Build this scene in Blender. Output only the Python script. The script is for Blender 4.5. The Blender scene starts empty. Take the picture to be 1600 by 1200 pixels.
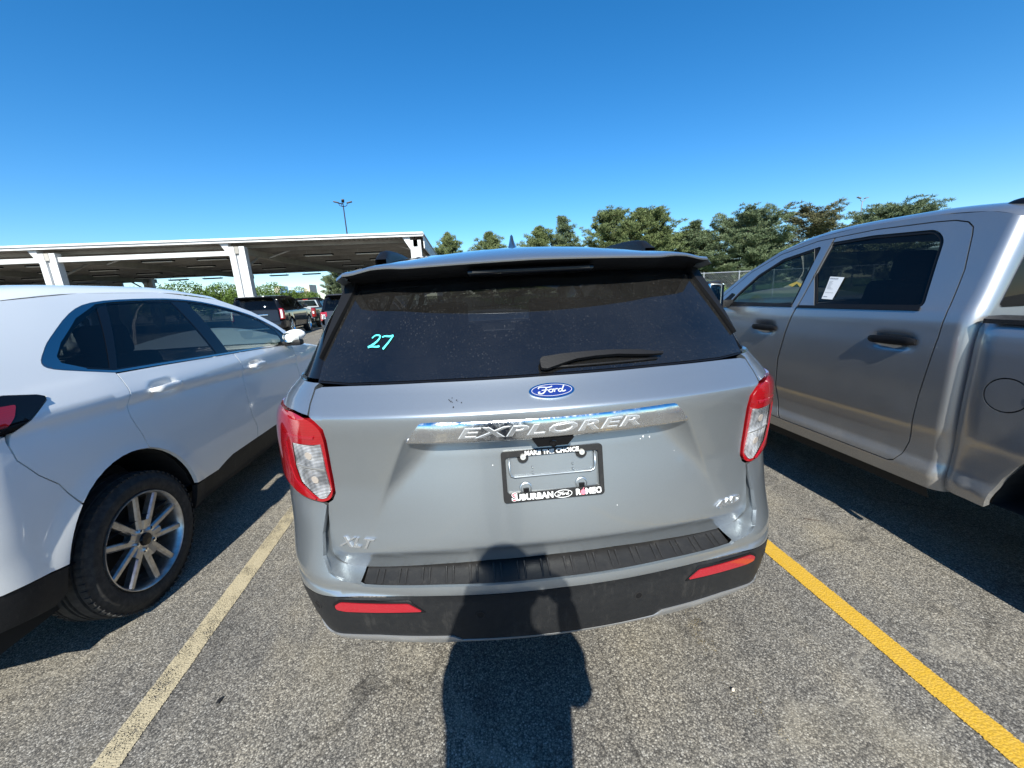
import bpy, bmesh, math, random
import numpy as np
from mathutils import Vector, Matrix
from mathutils.geometry import delaunay_2d_cdt

scene = bpy.context.scene
COL = scene.collection
rad = math.radians
random.seed(7)
RNG = np.random.default_rng(7)

# ------------------------------------------------------------------ camera
F_PX, PITCH, YAW, ROLL, CAM_H = 610.0, 12.903, 6.181, 3.0036, 1.52
def cam_axes():
    p, y, r = rad(PITCH), rad(YAW), rad(ROLL)
    f = np.array([math.sin(y)*math.cos(p), math.cos(y)*math.cos(p), -math.sin(p)])
    r0 = np.array([math.cos(y), -math.sin(y), 0.0]); d0 = np.cross(f, r0)
    rt = math.cos(r)*r0 + math.sin(r)*d0
    dn = math.cos(r)*d0 - math.sin(r)*r0
    return rt, dn, f
_rt, _dn, _f = cam_axes()
cd = bpy.data.cameras.new('camera')
cam = bpy.data.objects.new('camera', cd); COL.objects.link(cam)
cd.sensor_fit = 'HORIZONTAL'; cd.sensor_width = 36.0; cd.lens = 36.0*F_PX/1600.0
cd.clip_start = 0.03; cd.clip_end = 3000.0
cam.matrix_world = Matrix(((_rt[0], -_dn[0], -_f[0], 0.0), (_rt[1], -_dn[1], -_f[1], 0.0),
                           (_rt[2], -_dn[2], -_f[2], CAM_H), (0, 0, 0, 1)))
scene.camera = cam

# ------------------------------------------------------------------ light
SUN_EL, SUN_AZ = 37.0, 6.5          # light travels forward (+Y), a little to the right
w = bpy.data.worlds.new('World'); scene.world = w; w.use_nodes = True
nt = w.node_tree; nt.nodes.clear()
bg = nt.nodes.new('ShaderNodeBackground'); out = nt.nodes.new('ShaderNodeOutputWorld')
sky = nt.nodes.new('ShaderNodeTexSky'); sky.sky_type = 'NISHITA'; sky.sun_disc = False
sky.sun_elevation = rad(SUN_EL); sky.sun_rotation = rad(180.0 + SUN_AZ)
sky.altitude = 0.0; sky.air_density = 1.0; sky.dust_density = 0.0; sky.ozone_density = 6.0
bg.inputs['Strength'].default_value = 0.108
hs = nt.nodes.new('ShaderNodeHueSaturation'); hs.inputs['Saturation'].default_value = 1.25; hs.inputs['Hue'].default_value = 0.498
nt.links.new(sky.outputs[0], hs.inputs['Color']); nt.links.new(hs.outputs[0], bg.inputs[0]); nt.links.new(bg.outputs[0], out.inputs[0])
sd = bpy.data.lights.new('sun', 'SUN'); sd.energy = 5.0; sd.angle = rad(0.53); sd.color = (1.0, 0.975, 0.875)
sun = bpy.data.objects.new('sun', sd); COL.objects.link(sun)
_d = Vector((math.sin(rad(SUN_AZ))*math.cos(rad(SUN_EL)), math.cos(rad(SUN_AZ))*math.cos(rad(SUN_EL)), -math.sin(rad(SUN_EL))))
sun.rotation_euler = _d.to_track_quat('-Z', 'Y').to_euler(); sun.location = (0, -20, 30)
vs = scene.view_settings
vs.view_transform = 'Standard'; vs.look = 'None'; vs.exposure = 0.70; vs.gamma = 1.0; vs.use_curve_mapping = False
scene.render.engine = 'CYCLES'
scene.cycles.max_bounces = 8; scene.cycles.transparent_max_bounces = 12
scene.cycles.glossy_bounces = 4; scene.cycles.diffuse_bounces = 3
scene.cycles.sample_clamp_indirect = 4.0
scene.cycles.use_denoising = True

# ------------------------------------------------------------------ materials
M = {}
def principled(name, col, rough=0.5, metal=0.0, coat=0.0, coat_rough=0.03, spec=0.5, emit=None):
    m = bpy.data.materials.new(name); m.use_nodes = True
    b = m.node_tree.nodes['Principled BSDF']
    b.inputs['Base Color'].default_value = (*col, 1)
    b.inputs['Roughness'].default_value = rough; b.inputs['Metallic'].default_value = metal
    b.inputs['Coat Weight'].default_value = coat; b.inputs['Coat Roughness'].default_value = coat_rough
    b.inputs['Specular IOR Level'].default_value = spec
    M[name] = m
    return m, m.node_tree, b
def N(t, kind, **kw):
    n = t.nodes.new(kind)
    for k, v in kw.items():
        if k in n.inputs: n.inputs[k].default_value = v
        else: setattr(n, k, v)
    return n
def ramp(t, fac, stops):
    r = t.nodes.new('ShaderNodeValToRGB'); e = r.color_ramp.elements
    while len(e) < len(stops): e.new(0.5)
    for i, (p, c) in enumerate(stops):
        e[i].position = p; e[i].color = c if len(c) == 4 else (*c, 1)
    t.links.new(fac, r.inputs[0]); return r.outputs[0]
def mix(t, fac, a, b, mode='MIX'):
    n = t.nodes.new('ShaderNodeMix'); n.data_type = 'RGBA'; n.blend_type = mode
    for i, v in ((0, fac), (6, a), (7, b)):
        if hasattr(v, 'is_linked') or isinstance(v, bpy.types.NodeSocket): t.links.new(v, n.inputs[i])
        else: n.inputs[i].default_value = v if i == 0 else (*v, 1)
    return n.outputs[2]
def math_(t, op, a, b=0.0, clamp=False):
    n = t.nodes.new('ShaderNodeMath'); n.operation = op; n.use_clamp = clamp
    for i, v in ((0, a), (1, b)):
        if isinstance(v, bpy.types.NodeSocket): t.links.new(v, n.inputs[i])
        else: n.inputs[i].default_value = v
    return n.outputs[0]
def coords(t, kind='Object'):
    return t.nodes.new('ShaderNodeTexCoord').outputs[kind]
def noise(t, vec, scale, detail=3.0, rough=0.55, out=0):
    n = N(t, 'ShaderNodeTexNoise', Scale=scale, Detail=detail, Roughness=rough)
    t.links.new(vec, n.inputs['Vector']); return n.outputs[out]
def bump(t, b, h, strength=0.3, dist=0.01, nrm='Normal'):
    n = N(t, 'ShaderNodeBump', Strength=strength, Distance=dist)
    t.links.new(h, n.inputs['Height']); t.links.new(n.outputs[0], b.inputs[nrm]); return n

def car_paint(name, col, metal, rough, flake, dust=(0.32, 0.29, 0.25), dust_amt=0.25, low=0.55, spec=0.5):
    """metallic clear-coated paint with road film thickening towards the sills"""
    m, t, b = principled(name, col, rough, metal, 1.0, 0.04, spec)
    co = coords(t)
    fl = noise(t, co, 900.0, 1.0)
    c1 = mix(t, fl, tuple(c*(1-flake) for c in col), tuple(min(1, c*(1+flake)) for c in col))
    sep = N(t, 'ShaderNodeSeparateXYZ'); t.links.new(co, sep.inputs[0])
    hgt = N(t, 'ShaderNodeMapRange'); hgt.inputs[1].default_value = low + .35; hgt.inputs[2].default_value = low - .25
    t.links.new(sep.outputs[2], hgt.inputs[0])
    d1 = noise(t, co, 5.0, 5.0, 0.65); d2 = noise(t, co, 160.0, 2.0)
    dd = math_(t, 'MULTIPLY', math_(t, 'ADD', math_(t, 'MULTIPLY', hgt.outputs[0], 1.0), 0.22), math_(t, 'MULTIPLY', d1, d2))
    amt = math_(t, 'MULTIPLY', dd, dust_amt*4.0, True)
    c2 = mix(t, amt, c1, dust)
    t.links.new(c2, b.inputs['Base Color'])
    t.links.new(math_(t, 'MULTIPLY', math_(t, 'SUBTRACT', 1.0, amt), metal), b.inputs['Metallic'])
    t.links.new(math_(t, 'ADD', math_(t, 'MULTIPLY', amt, 0.5), 0.035), b.inputs['Coat Roughness'])
    return m
car_paint('paint_silver', (0.372, 0.402, 0.425), 0.82, 0.35, 0.16, dust_amt=0.06)
car_paint('paint_truck', (0.38, 0.39, 0.405), 0.86, 0.35, 0.12, dust=(0.27, 0.235, 0.19), dust_amt=0.42, low=0.6)
car_paint('paint_white', (0.88, 0.885, 0.87), 0.0, 0.4, 0.02, dust=(0.5, 0.47, 0.43), dust_amt=0.08)
car_paint('paint_black', (0.010, 0.010, 0.012), 0.0, 0.6, 0.1, dust_amt=0.003, spec=0.05)
car_paint('paint_charcoal', (0.03, 0.032, 0.04), 0.2, 0.5, 0.1, dust_amt=0.006, spec=0.1)
car_paint('paint_grey', (0.45, 0.46, 0.47), 0.5, 0.35, 0.1, dust_amt=0.06)

def plastic(name, col, rough, dust_amt=0.0, sc=220.0):
    m, t, b = principled(name, col, rough)
    co = coords(t); g = noise(t, co, sc, 2.0)
    bump(t, b, g, 0.25, 0.002)
    if dust_amt:
        d = noise(t, co, 9.0, 6.0, 0.7); d2 = noise(t, co, 60.0, 3.0)
        f = math_(t, 'MULTIPLY', math_(t, 'MULTIPLY', d, d2), dust_amt*3.2, True)
        sv = N(t, 'ShaderNodeVectorMath'); sv.operation = 'MULTIPLY'; sv.inputs[1].default_value = (1.0, 1.0, 0.10); t.links.new(co, sv.inputs[0])
        stk = noise(t, sv.outputs[0], 48.0, 3.0, 0.7)
        f = math_(t, 'ADD', f, math_(t, 'MULTIPLY', math_(t, 'SUBTRACT', math_(t, 'MULTIPLY', math_(t, 'MULTIPLY', stk, d), 4.0), 1.15, True), dust_amt*4.0), True)
        t.links.new(mix(t, f, col, (0.36, 0.33, 0.29)), b.inputs['Base Color'])
    return m
plastic('plastic_black', (0.010, 0.011, 0.013), 0.48, 0.020); M['plastic_black'].node_tree.nodes['Principled BSDF'].inputs['Specular IOR Level'].default_value = 0.22
plastic('plastic_step', (0.013, 0.013, 0.014), 0.5, 0.03); M['plastic_step'].node_tree.nodes['Principled BSDF'].inputs['Specular IOR Level'].default_value = 0.35
plastic('plastic_dark', (0.007, 0.007, 0.008), 0.5); M['plastic_dark'].node_tree.nodes['Principled BSDF'].inputs['Specular IOR Level'].default_value = 0.25
plastic('plastic_frame', (0.013, 0.013, 0.014), 0.45, 0.02); M['plastic_frame'].node_tree.nodes['Principled BSDF'].inputs['Specular IOR Level'].default_value = 0.3
principled('gloss_black', (0.006, 0.006, 0.007), 0.12, 0, 0.0, spec=0.35)
principled('inner_dark', (0.010, 0.010, 0.011), 0.8)
principled('cabin_trim', (0.035, 0.034, 0.034), 0.7)
principled('seat_cloth', (0.045, 0.043, 0.042), 0.85)
principled('underbody', (0.012, 0.012, 0.012), 0.9)
principled('screw', (0.75, 0.74, 0.7), 0.3, 0.6)
principled('white_print', (0.85, 0.85, 0.84), 0.5)
principled('red_print', (0.55, 0.02, 0.05), 0.5)
principled('pink_print', (0.80, 0.20, 0.26), 0.5)
principled('blue_enamel', (0.012, 0.028, 0.17), 0.2, 0, 1.0)
principled('cyan_marker', (0.09, 0.80, 0.82), 0.6)
principled('silver_plastic', (0.42, 0.42, 0.42), 0.35, 0.6)
principled('chrome_clean', (0.82, 0.83, 0.84), 0.07, 1.0)
principled('bright_letter', (0.80, 0.81, 0.82), 0.24, 0.9)
principled('trim_satin', (0.36, 0.37, 0.38), 0.2, 1.0)
principled('reflector_red', (0.33, 0.008, 0.018), 0.2, 0, 1.0)
principled('bulb_glass', (0.55, 0.48, 0.42), 0.12, 0.3, 1.0)
principled('amber', (0.7, 0.25, 0.05), 0.3)
principled('weathered_steel', (0.48, 0.49, 0.5), 0.45, 0.5)

def _chrome():
    m, t, b = principled('chrome', (0.80, 0.81, 0.82), 0.08, 1.0)
    co = coords(t); n1 = noise(t, co, 26.0, 5.0, 0.7); n2 = noise(t, co, 300.0, 2.0)
    f = math_(t, 'MULTIPLY', math_(t, 'SUBTRACT', math_(t, 'MULTIPLY', n1, 1.9), 0.75, True), n2)
    t.links.new(mix(t, f, (0.80, 0.81, 0.82), (0.42, 0.38, 0.32)), b.inputs['Base Color'])
    t.links.new(math_(t, 'ADD', math_(t, 'MULTIPLY', f, 0.9), 0.10), b.inputs['Roughness'])
    bump(t, b, noise(t, co, 16.0, 2.0), 0.06, 0.01)
_chrome()

def _red_lens():
    m, t, b = principled('lens_red', (0.36, 0.007, 0.011), 0.12, 0, 1.0, 0.02)
    co = coords(t); wv = N(t, 'ShaderNodeTexWave', Scale=40.0, Distortion=0.0); wv.bands_direction = 'Z'
    t.links.new(co, wv.inputs['Vector'])
    t.links.new(mix(t, math_(t, 'MULTIPLY', wv.outputs[1], 0.25), (0.33, 0.006, 0.010), (0.17, 0.002, 0.004)), b.inputs['Base Color'])
    b.inputs['Emission Color'].default_value = (0, 0, 0, 1)
_red_lens()
def _clear_lens():
    m, t, b = principled('lens_clear', (0.58, 0.58, 0.58), 0.16, 0.35, 1.0, 0.02)
    co = coords(t)
    wv = N(t, 'ShaderNodeTexWave', Scale=62.0, Distortion=0.0); wv.bands_direction = 'Z'; t.links.new(co, wv.inputs['Vector'])
    w2 = N(t, 'ShaderNodeTexWave', Scale=16.0, Distortion=0.4); w2.bands_direction = 'X'; t.links.new(co, w2.inputs['Vector'])
    h = math_(t, 'ADD', wv.outputs[1], math_(t, 'MULTIPLY', w2.outputs[1], 0.6))
    bump(t, b, h, 0.7, 0.006)
    n = noise(t, co, 14.0, 2.0)
    t.links.new(ramp(t, n, [(0.36, (0.22, 0.22, 0.22)), (0.62, (0.88, 0.87, 0.86))]), b.inputs['Base Color'])
_clear_lens()

def glass(name, tint, dust=0.0, ior=1.5, film=1.0):
    """thin tinted sheet: dims what is behind it, mirrors by angle, carries a little dust"""
    m = bpy.data.materials.new(name); m.use_nodes = True; t = m.node_tree; t.nodes.clear()
    o = t.nodes.new('ShaderNodeOutputMaterial')
    tr = N(t, 'ShaderNodeBsdfTransparent'); tr.inputs[0].default_value = (*tint, 1)
    gl = N(t, 'ShaderNodeBsdfGlossy', Roughness=0.015); gl.inputs[0].default_value = (1, 1, 1, 1)
    fr = N(t, 'ShaderNodeFresnel', IOR=ior)
    a = t.nodes.new('ShaderNodeMixShader')
    t.links.new(math_(t, 'MULTIPLY', fr.outputs[0], film, True), a.inputs[0]); t.links.new(tr.outputs[0], a.inputs[1]); t.links.new(gl.outputs[0], a.inputs[2])
    res = a.outputs[0]
    if dust:
        co = coords(t)
        n1 = noise(t, co, 3.2, 5.0, 0.6)
        mp = N(t, 'ShaderNodeVectorMath'); mp.operation = 'MULTIPLY'; mp.inputs[1].default_value = (1.0, 0.5, 0.42); t.links.new(co, mp.inputs[0])
        vo = N(t, 'ShaderNodeTexVoronoi', Scale=210.0); t.links.new(mp.outputs[0], vo.inputs['Vector'])
        sp = math_(t, 'LESS_THAN', vo.outputs[0], 0.23)
        cell = N(t, 'ShaderNodeSeparateXYZ'); t.links.new(vo.outputs[1], cell.inputs[0])
        sp = math_(t, 'MULTIPLY', sp, math_(t, 'SUBTRACT', math_(t, 'MULTIPLY', cell.outputs[0], 2.4), 1.05, True))
        sp = math_(t, 'MULTIPLY', sp, math_(t, 'SUBTRACT', math_(t, 'MULTIPLY', noise(t, co, 4.0, 5.0, 0.75), 4.2), 1.6, True))
        fine = noise(t, co, 420.0, 2.0)
        f = math_(t, 'ADD', math_(t, 'MULTIPLY', math_(t, 'MULTIPLY', n1, fine), dust*0.26),
                  math_(t, 'MULTIPLY', math_(t, 'MULTIPLY', sp, n1), dust*0.75), True)
        df = N(t, 'ShaderNodeBsdfDiffuse'); df.inputs[0].default_value = (0.42, 0.40, 0.38, 1)
        b2 = t.nodes.new('ShaderNodeMixShader')
        t.links.new(f, b2.inputs[0]); t.links.new(res, b2.inputs[1]); t.links.new(df.outputs[0], b2.inputs[2]); res = b2.outputs[0]
    t.links.new(res, o.inputs[0]); M[name] = m
glass('glass_dusty', (0.095, 0.10, 0.108), 0.30, film=1.6)
glass('glass_privacy', (0.15, 0.16, 0.17), 0.06, film=0.6)
glass('glass_green', (0.60, 0.70, 0.67), 0.04, film=0.7)
glass('glass_clear', (0.75, 0.82, 0.80), 0.0)
principled('mirror_glass', (0.75, 0.8, 0.8), 0.02, 1.0)

def _tyre():
    m, t, b = principled('tyre', (0.018, 0.018, 0.019), 0.75)
    co = coords(t); n1 = noise(t, co, 40.0, 4.0)
    t.links.new(ramp(t, n1, [(0.4, (0.014, 0.014, 0.015)), (0.75, (0.045, 0.042, 0.038))]), b.inputs['Base Color'])
    bump(t, b, noise(t, co, 200.0, 2.0), 0.2, 0.003)
_tyre()
def _alloy():
    m, t, b = principled('alloy', (0.50, 0.49, 0.48), 0.32, 0.85, 0.3)
    co = coords(t); n1 = noise(t, co, 30.0, 4.0)
    t.links.new(ramp(t, n1, [(0.35, (0.55, 0.54, 0.53)), (0.75, (0.33, 0.31, 0.29))]), b.inputs['Base Color'])
_alloy()

def _asphalt():
    m, t, b = principled('asphalt', (0.15, 0.14, 0.13), 0.9)
    co = coords(t)
    v1 = N(t, 'ShaderNodeTexVoronoi', Scale=165.0); t.links.new(co, v1.inputs['Vector'])
    v2 = N(t, 'ShaderNodeTexVoronoi', Scale=520.0); t.links.new(co, v2.inputs['Vector'])
    s1 = N(t, 'ShaderNodeSeparateXYZ'); t.links.new(v1.outputs[1], s1.inputs[0])
    s2 = N(t, 'ShaderNodeSeparateXYZ'); t.links.new(v2.outputs[1], s2.inputs[0])
    chips = ramp(t, s1.outputs[0], [(0.0, (0.028, 0.027, 0.028)), (0.22, (0.085, 0.08, 0.075)), (0.5, (0.255, 0.234, 0.202)), (0.85, (0.38, 0.352, 0.305)), (1.0, (0.66, 0.63, 0.57))])
    grit = ramp(t, s2.outputs[0], [(0.0, (0.04, 0.038, 0.038)), (0.5, (0.22, 0.203, 0.175)), (1.0, (0.42, 0.39, 0.34))])
    c = mix(t, 0.45, chips, grit)
    gap = ramp(t, v1.outputs[0], [(0.35, (1.04, 1.04, 1.04)), (0.72, (0.28, 0.28, 0.29))])
    c = mix(t, 0.75, c, gap, 'MULTIPLY')
    big = noise(t, co, 0.9, 6.0, 0.62)
    c = mix(t, 1.0, c, ramp(t, big, [(0.28, (0.72, 0.72, 0.73)), (0.48, (1.02, 1.01, 0.99)), (0.74, (1.22, 1.18, 1.08))]), 'MULTIPLY')
    sm = noise(t, co, 7.0, 5.0, 0.65)
    c = mix(t, 1.0, c, ramp(t, sm, [(0.26, (0.68, 0.68, 0.69)), (0.44, (1.0, 1.0, 1.0)), (0.8, (1.1, 1.07, 1.02))]), 'MULTIPLY')
    # sandy dust lying in patches
    dn = noise(t, co, 1.7, 5.0, 0.6)
    c = mix(t, ramp(t, dn, [(0.54, (0, 0, 0)), (0.80, (0.4, 0.4, 0.4))]), c, (0.34, 0.29, 0.20))
    # wheel tracks and oil drips along the bays
    sx_ = N(t, 'ShaderNodeVectorMath'); sx_.operation = 'MULTIPLY'; sx_.inputs[1].default_value = (2.6, 0.22, 1.0); t.links.new(co, sx_.inputs[0])
    c = mix(t, 1.0, c, ramp(t, noise(t, sx_.outputs[0], 1.0, 4.0, 0.6), [(0.30, (0.66, 0.66, 0.68)), (0.50, (1.0, 1.0, 1.0)), (0.75, (1.14, 1.11, 1.04))]), 'MULTIPLY')
    c = mix(t, 1.0, c, ramp(t, noise(t, co, 2.6, 6.0, 0.62), [(0.27, (0.42, 0.42, 0.43)), (0.36, (1, 1, 1)), (1.0, (1, 1, 1))]), 'MULTIPLY')
    vp_ = N(t, 'ShaderNodeTexVoronoi', Scale=0.55); vp_.feature = 'DISTANCE_TO_EDGE'
    wp_ = N(t, 'ShaderNodeVectorMath'); wp_.operation = 'ADD'; wn_ = N(t, 'ShaderNodeTexNoise', Scale=3.4, Detail=6.0); t.links.new(co, wn_.inputs['Vector'])
    ws_ = N(t, 'ShaderNodeVectorMath'); ws_.operation = 'SCALE'; ws_.inputs['Scale'].default_value = 0.5; t.links.new(wn_.outputs[1], ws_.inputs[0])
    t.links.new(co, wp_.inputs[0]); t.links.new(ws_.outputs[0], wp_.inputs[1]); t.links.new(wp_.outputs[0], vp_.inputs['Vector'])
    pc_ = ramp(t, vp_.outputs[0], [(0.0, (0.55, 0.55, 0.55)), (0.004, (0.4, 0.4, 0.4)), (0.011, (0, 0, 0))])
    c = mix(t, math_(t, 'MULTIPLY', pc_, noise(t, co, 1.3, 4.0, 0.7)), c, (0.40, 0.36, 0.29))
    # hair cracks
    wob = N(t, 'ShaderNodeVectorMath'); wob.operation = 'ADD'
    nz = N(t, 'ShaderNodeTexNoise', Scale=2.4, Detail=4.0); t.links.new(co, nz.inputs['Vector'])
    sc = N(t, 'ShaderNodeVectorMath'); sc.operation = 'SCALE'; sc.inputs['Scale'].default_value = 0.45
    t.links.new(nz.outputs[1], sc.inputs[0]); t.links.new(co, wob.inputs[0]); t.links.new(sc.outputs[0], wob.inputs[1])
    vc = N(t, 'ShaderNodeTexVoronoi', Scale=0.34); vc.feature = 'DISTANCE_TO_EDGE'; t.links.new(wob.outputs[0], vc.inputs['Vector'])
    cr = ramp(t, vc.outputs[0], [(0.0, (0.30, 0.29, 0.28)), (0.0016, (0.45, 0.44, 0.43)), (0.0028, (1, 1, 1))])
    c = mix(t, 0.62, c, cr, 'MULTIPLY')
    t.links.new(c, b.inputs['Base Color'])
    h = math_(t, 'SUBTRACT', math_(t, 'MULTIPLY', s1.outputs[1], 0.5), math_(t, 'MULTIPLY', v1.outputs[0], 0.9))
    bump(t, b, math_(t, 'ADD', h, math_(t, 'MULTIPLY', s2.outputs[1], 0.4)), 0.5, 0.0045)
_asphalt()
def line_paint(name, col, cover, seedz):
    """road paint, rubbed through to the stones"""
    m, t, b = principled(name, col, 0.8)
    asp = M['asphalt'].node_tree
    co = coords(t)
    v1 = N(t, 'ShaderNodeTexVoronoi', Scale=120.0); t.links.new(co, v1.inputs['Vector'])
    s1 = N(t, 'ShaderNodeSeparateXYZ'); t.links.new(v1.outputs[1], s1.inputs[0])
    chips = ramp(t, s1.outputs[0], [(0.0, (0.03, 0.028, 0.028)), (0.4, (0.13, 0.12, 0.105)), (1.0, (0.30, 0.275, 0.235))])
    n1 = noise(t, co, 6.0, 5.0, 0.7); n2 = noise(t, co, 210.0, 2.0)
    wear = math_(t, 'ADD', math_(t, 'MULTIPLY', n1, 0.6), math_(t, 'MULTIPLY', n2, 0.6))
    uvn = N(t, 'ShaderNodeUVMap'); su = N(t, 'ShaderNodeSeparateXYZ'); t.links.new(uvn.outputs[0], su.inputs[0])
    edge = math_(t, 'MULTIPLY', math_(t, 'ABSOLUTE', math_(t, 'SUBTRACT', su.outputs[0], 0.5)), 2.0)
    edge = math_(t, 'MULTIPLY', math_(t, 'SUBTRACT', edge, 0.80, True), 1.9)
    f = math_(t, 'GREATER_THAN', math_(t, 'SUBTRACT', math_(t, 'ADD', cover, 0.0), edge), wear)
    vary = mix(t, math_(t, 'MULTIPLY', s1.outputs[1], 0.35), col, tuple(x*0.62 for x in col))
    t.links.new(mix(t, 0.12, vary, chips), b.inputs['Base Color'])
    bump(t, b, math_(t, 'SUBTRACT', s1.outputs[1], v1.outputs[0]), 0.4, 0.005)
    tr = N(t, 'ShaderNodeBsdfTransparent'); ms = t.nodes.new('ShaderNodeMixShader')      # where the paint is gone the asphalt below shows
    t.links.new(f, ms.inputs[0]); t.links.new(tr.outputs[0], ms.inputs[1]); t.links.new(b.outputs[0], ms.inputs[2])
    t.links.new(ms.outputs[0], t.nodes['Material Output'].inputs[0])
line_paint('line_yellow', (0.66, 0.385, 0.02), 0.80, 0)
line_paint('line_faded', (0.50, 0.42, 0.27), 0.66, 0)
line_paint('line_ghost', (0.34, 0.26, 0.12), 0.50, 0)

def _grass():
    m, t, b = principled('grass_ground', (0.08, 0.13, 0.03), 0.95)
    co = coords(t)
    t.links.new(ramp(t, noise(t, co, 3.0, 8.0, 0.75), [(0.3, (0.05, 0.09, 0.02)), (0.55, (0.10, 0.16, 0.035)), (0.75, (0.17, 0.20, 0.06))]), b.inputs['Base Color'])
_grass()
def leaf_mat(name, dark, lightc, scale=1.0):
    m, t, b = principled(name, dark, 0.6)
    co = coords(t)
    n = noise(t, co, 0.8*scale, 3.0); n2 = noise(t, co, 9.0*scale, 2.0)
    t.links.new(ramp(t, math_(t, 'ADD', math_(t, 'MULTIPLY', n, 0.6), math_(t, 'MULTIPLY', n2, 0.4)), [(0.3, dark), (0.7, lightc)]), b.inputs['Base Color'])
    b.inputs['Specular IOR Level'].default_value = 0.25
leaf_mat('needles', (0.070, 0.100, 0.038), (0.20, 0.235, 0.095))
leaf_mat('needles_blue', (0.066, 0.100, 0.052), (0.19, 0.23, 0.12))
leaf_mat('needles_brown', (0.070, 0.082, 0.040), (0.18, 0.165, 0.085))
leaf_mat('leaves_bright', (0.045, 0.085, 0.016), (0.13, 0.195, 0.035))
def _bark():
    m, t, b = principled('bark', (0.09, 0.07, 0.055), 0.9)
    t.links.new(ramp(t, noise(t, coords(t), 6.0, 5.0), [(0.3, (0.045, 0.035, 0.028)), (0.7, (0.15, 0.115, 0.09))]), b.inputs['Base Color'])
_bark()
def _white_steel():
    m, t, b = principled('white_steel', (0.66, 0.67, 0.68), 0.5)
    n = noise(t, coords(t), 1.3, 6.0, 0.7)
    t.links.new(ramp(t, n, [(0.35, (0.66, 0.67, 0.68)), (0.75, (0.48, 0.47, 0.45))]), b.inputs['Base Color'])
_white_steel()
def _deck():
    m, t, b = principled('roof_deck', (0.30, 0.28, 0.255), 0.65)
    n = noise(t, coords(t), 0.5, 6.0, 0.7)
    t.links.new(ramp(t, n, [(0.3, (0.24, 0.225, 0.20)), (0.7, (0.40, 0.375, 0.34))]), b.inputs['Base Color'])
_deck()
principled('lamp_lens', (0.75, 0.74, 0.68), 0.4)
principled('pole_dark', (0.03, 0.03, 0.034), 0.5, 0.3)
principled('galvanised', (0.42, 0.43, 0.44), 0.45, 0.7)
principled('building_wall', (0.62, 0.53, 0.42), 0.85)
principled('building_blue', (0.16, 0.30, 0.46), 0.6)
principled('building_glass', (0.10, 0.14, 0.18), 0.15)
principled('skin', (0.48, 0.30, 0.22), 0.55)
principled('shirt', (0.05, 0.06, 0.08), 0.85)
principled('paper', (0.80, 0.80, 0.79), 0.6)
principled('ink', (0.30, 0.30, 0.31), 0.7)
principled('emblem_silver', (0.62, 0.63, 0.65), 0.35, 0.3)

# ------------------------------------------------------------------ mesh helpers
def tag(o, label=None, cat=None, group=None, kind=None):
    if label: o['label'] = label
    if cat: o['category'] = cat
    if group: o['group'] = group
    if kind: o['kind'] = kind
    return o
def empty(name, loc=(0, 0, 0), rz=0.0):
    o = bpy.data.objects.new(name, None); COL.objects.link(o)
    o.location = loc; o.rotation_euler = (0, 0, rz); o.empty_display_size = 0.2
    return o
def link_mesh(name, me, mat, parent=None):
    o = bpy.data.objects.new(name, me); COL.objects.link(o)
    if mat is not None: me.materials.append(M[mat] if isinstance(mat, str) else mat)
    if parent is not None: o.parent = parent
    return o
def mesh_obj(name, verts, faces, mat, parent=None, smooth=False, normals=None, angle=None):
    me = bpy.data.meshes.new(name)
    me.from_pydata([tuple(map(float, v)) for v in verts], [], [tuple(map(int, f)) for f in faces])
    me.update()
    if smooth or normals is not None:
        me.polygons.foreach_set('use_smooth', [True]*len(me.polygons))
    if normals is not None: me.normals_split_custom_set(normals)
    elif smooth and angle:
        me.set_sharp_from_angle(angle=rad(angle))
    return link_mesh(name, me, mat, parent)
def bm_obj(name, bm, mat, parent=None, smooth=False, angle=35):
    me = bpy.data.meshes.new(name); bm.to_mesh(me); bm.free()
    if smooth:
        me.polygons.foreach_set('use_smooth', [True]*len(me.polygons)); me.set_sharp_from_angle(angle=rad(angle))
    return link_mesh(name, me, mat, parent)
def box_bm(bm, c, s, rot=None, bev=0.0):
    m = Matrix.Translation(c)
    if rot is not None: m = m @ rot.to_4x4()
    m = m @ Matrix.Diagonal((*s, 1))
    r = bmesh.ops.create_cube(bm, size=1.0, matrix=m)
    if bev:
        es = list({e for v in r['verts'] for e in v.link_edges})
        bmesh.ops.bevel(bm, geom=es, offset=bev, segments=2, profile=0.6, affect='EDGES')
def box(name, c, s, mat, parent=None, rot=None, bev=0.0):
    bm = bmesh.new(); box_bm(bm, c, s, rot, bev)
    return bm_obj(name, bm, mat, parent, bev > 0, 50)
def tube_data(pts, r, seg=8, cap=True):
    pts = [Vector(p) for p in pts]; n = len(pts)
    rs = r if hasattr(r, '__len__') else [r]*n
    V, F = [], []
    up = Vector((0, 0, 1))
    prev = None
    for i, p in enumerate(pts):
        d = (pts[min(i+1, n-1)] - pts[max(i-1, 0)]).normalized()
        a = d.cross(up) if prev is None else prev - d*prev.dot(d)
        if a.length < 1e-4: a = d.cross(Vector((1, 0, 0)))
        a.normalize(); prev = a; b = d.cross(a)
        for k in range(seg):
            t = 2*math.pi*k/seg
            V.append(p + (a*math.cos(t) + b*math.sin(t))*rs[i])
    for i in range(n-1):
        for k in range(seg):
            k2 = (k+1) % seg
            F.append((i*seg+k, i*seg+k2, (i+1)*seg+k2, (i+1)*seg+k))
    if cap:
        F.append(tuple(range(seg-1, -1, -1))); F.append(tuple((n-1)*seg+k for k in range(seg)))
    return V, F
def tube(name, pts, r, mat, parent=None, seg=8):
    V, F = tube_data(pts, r, seg); return mesh_obj(name, V, F, mat, parent, True, angle=50)
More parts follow.
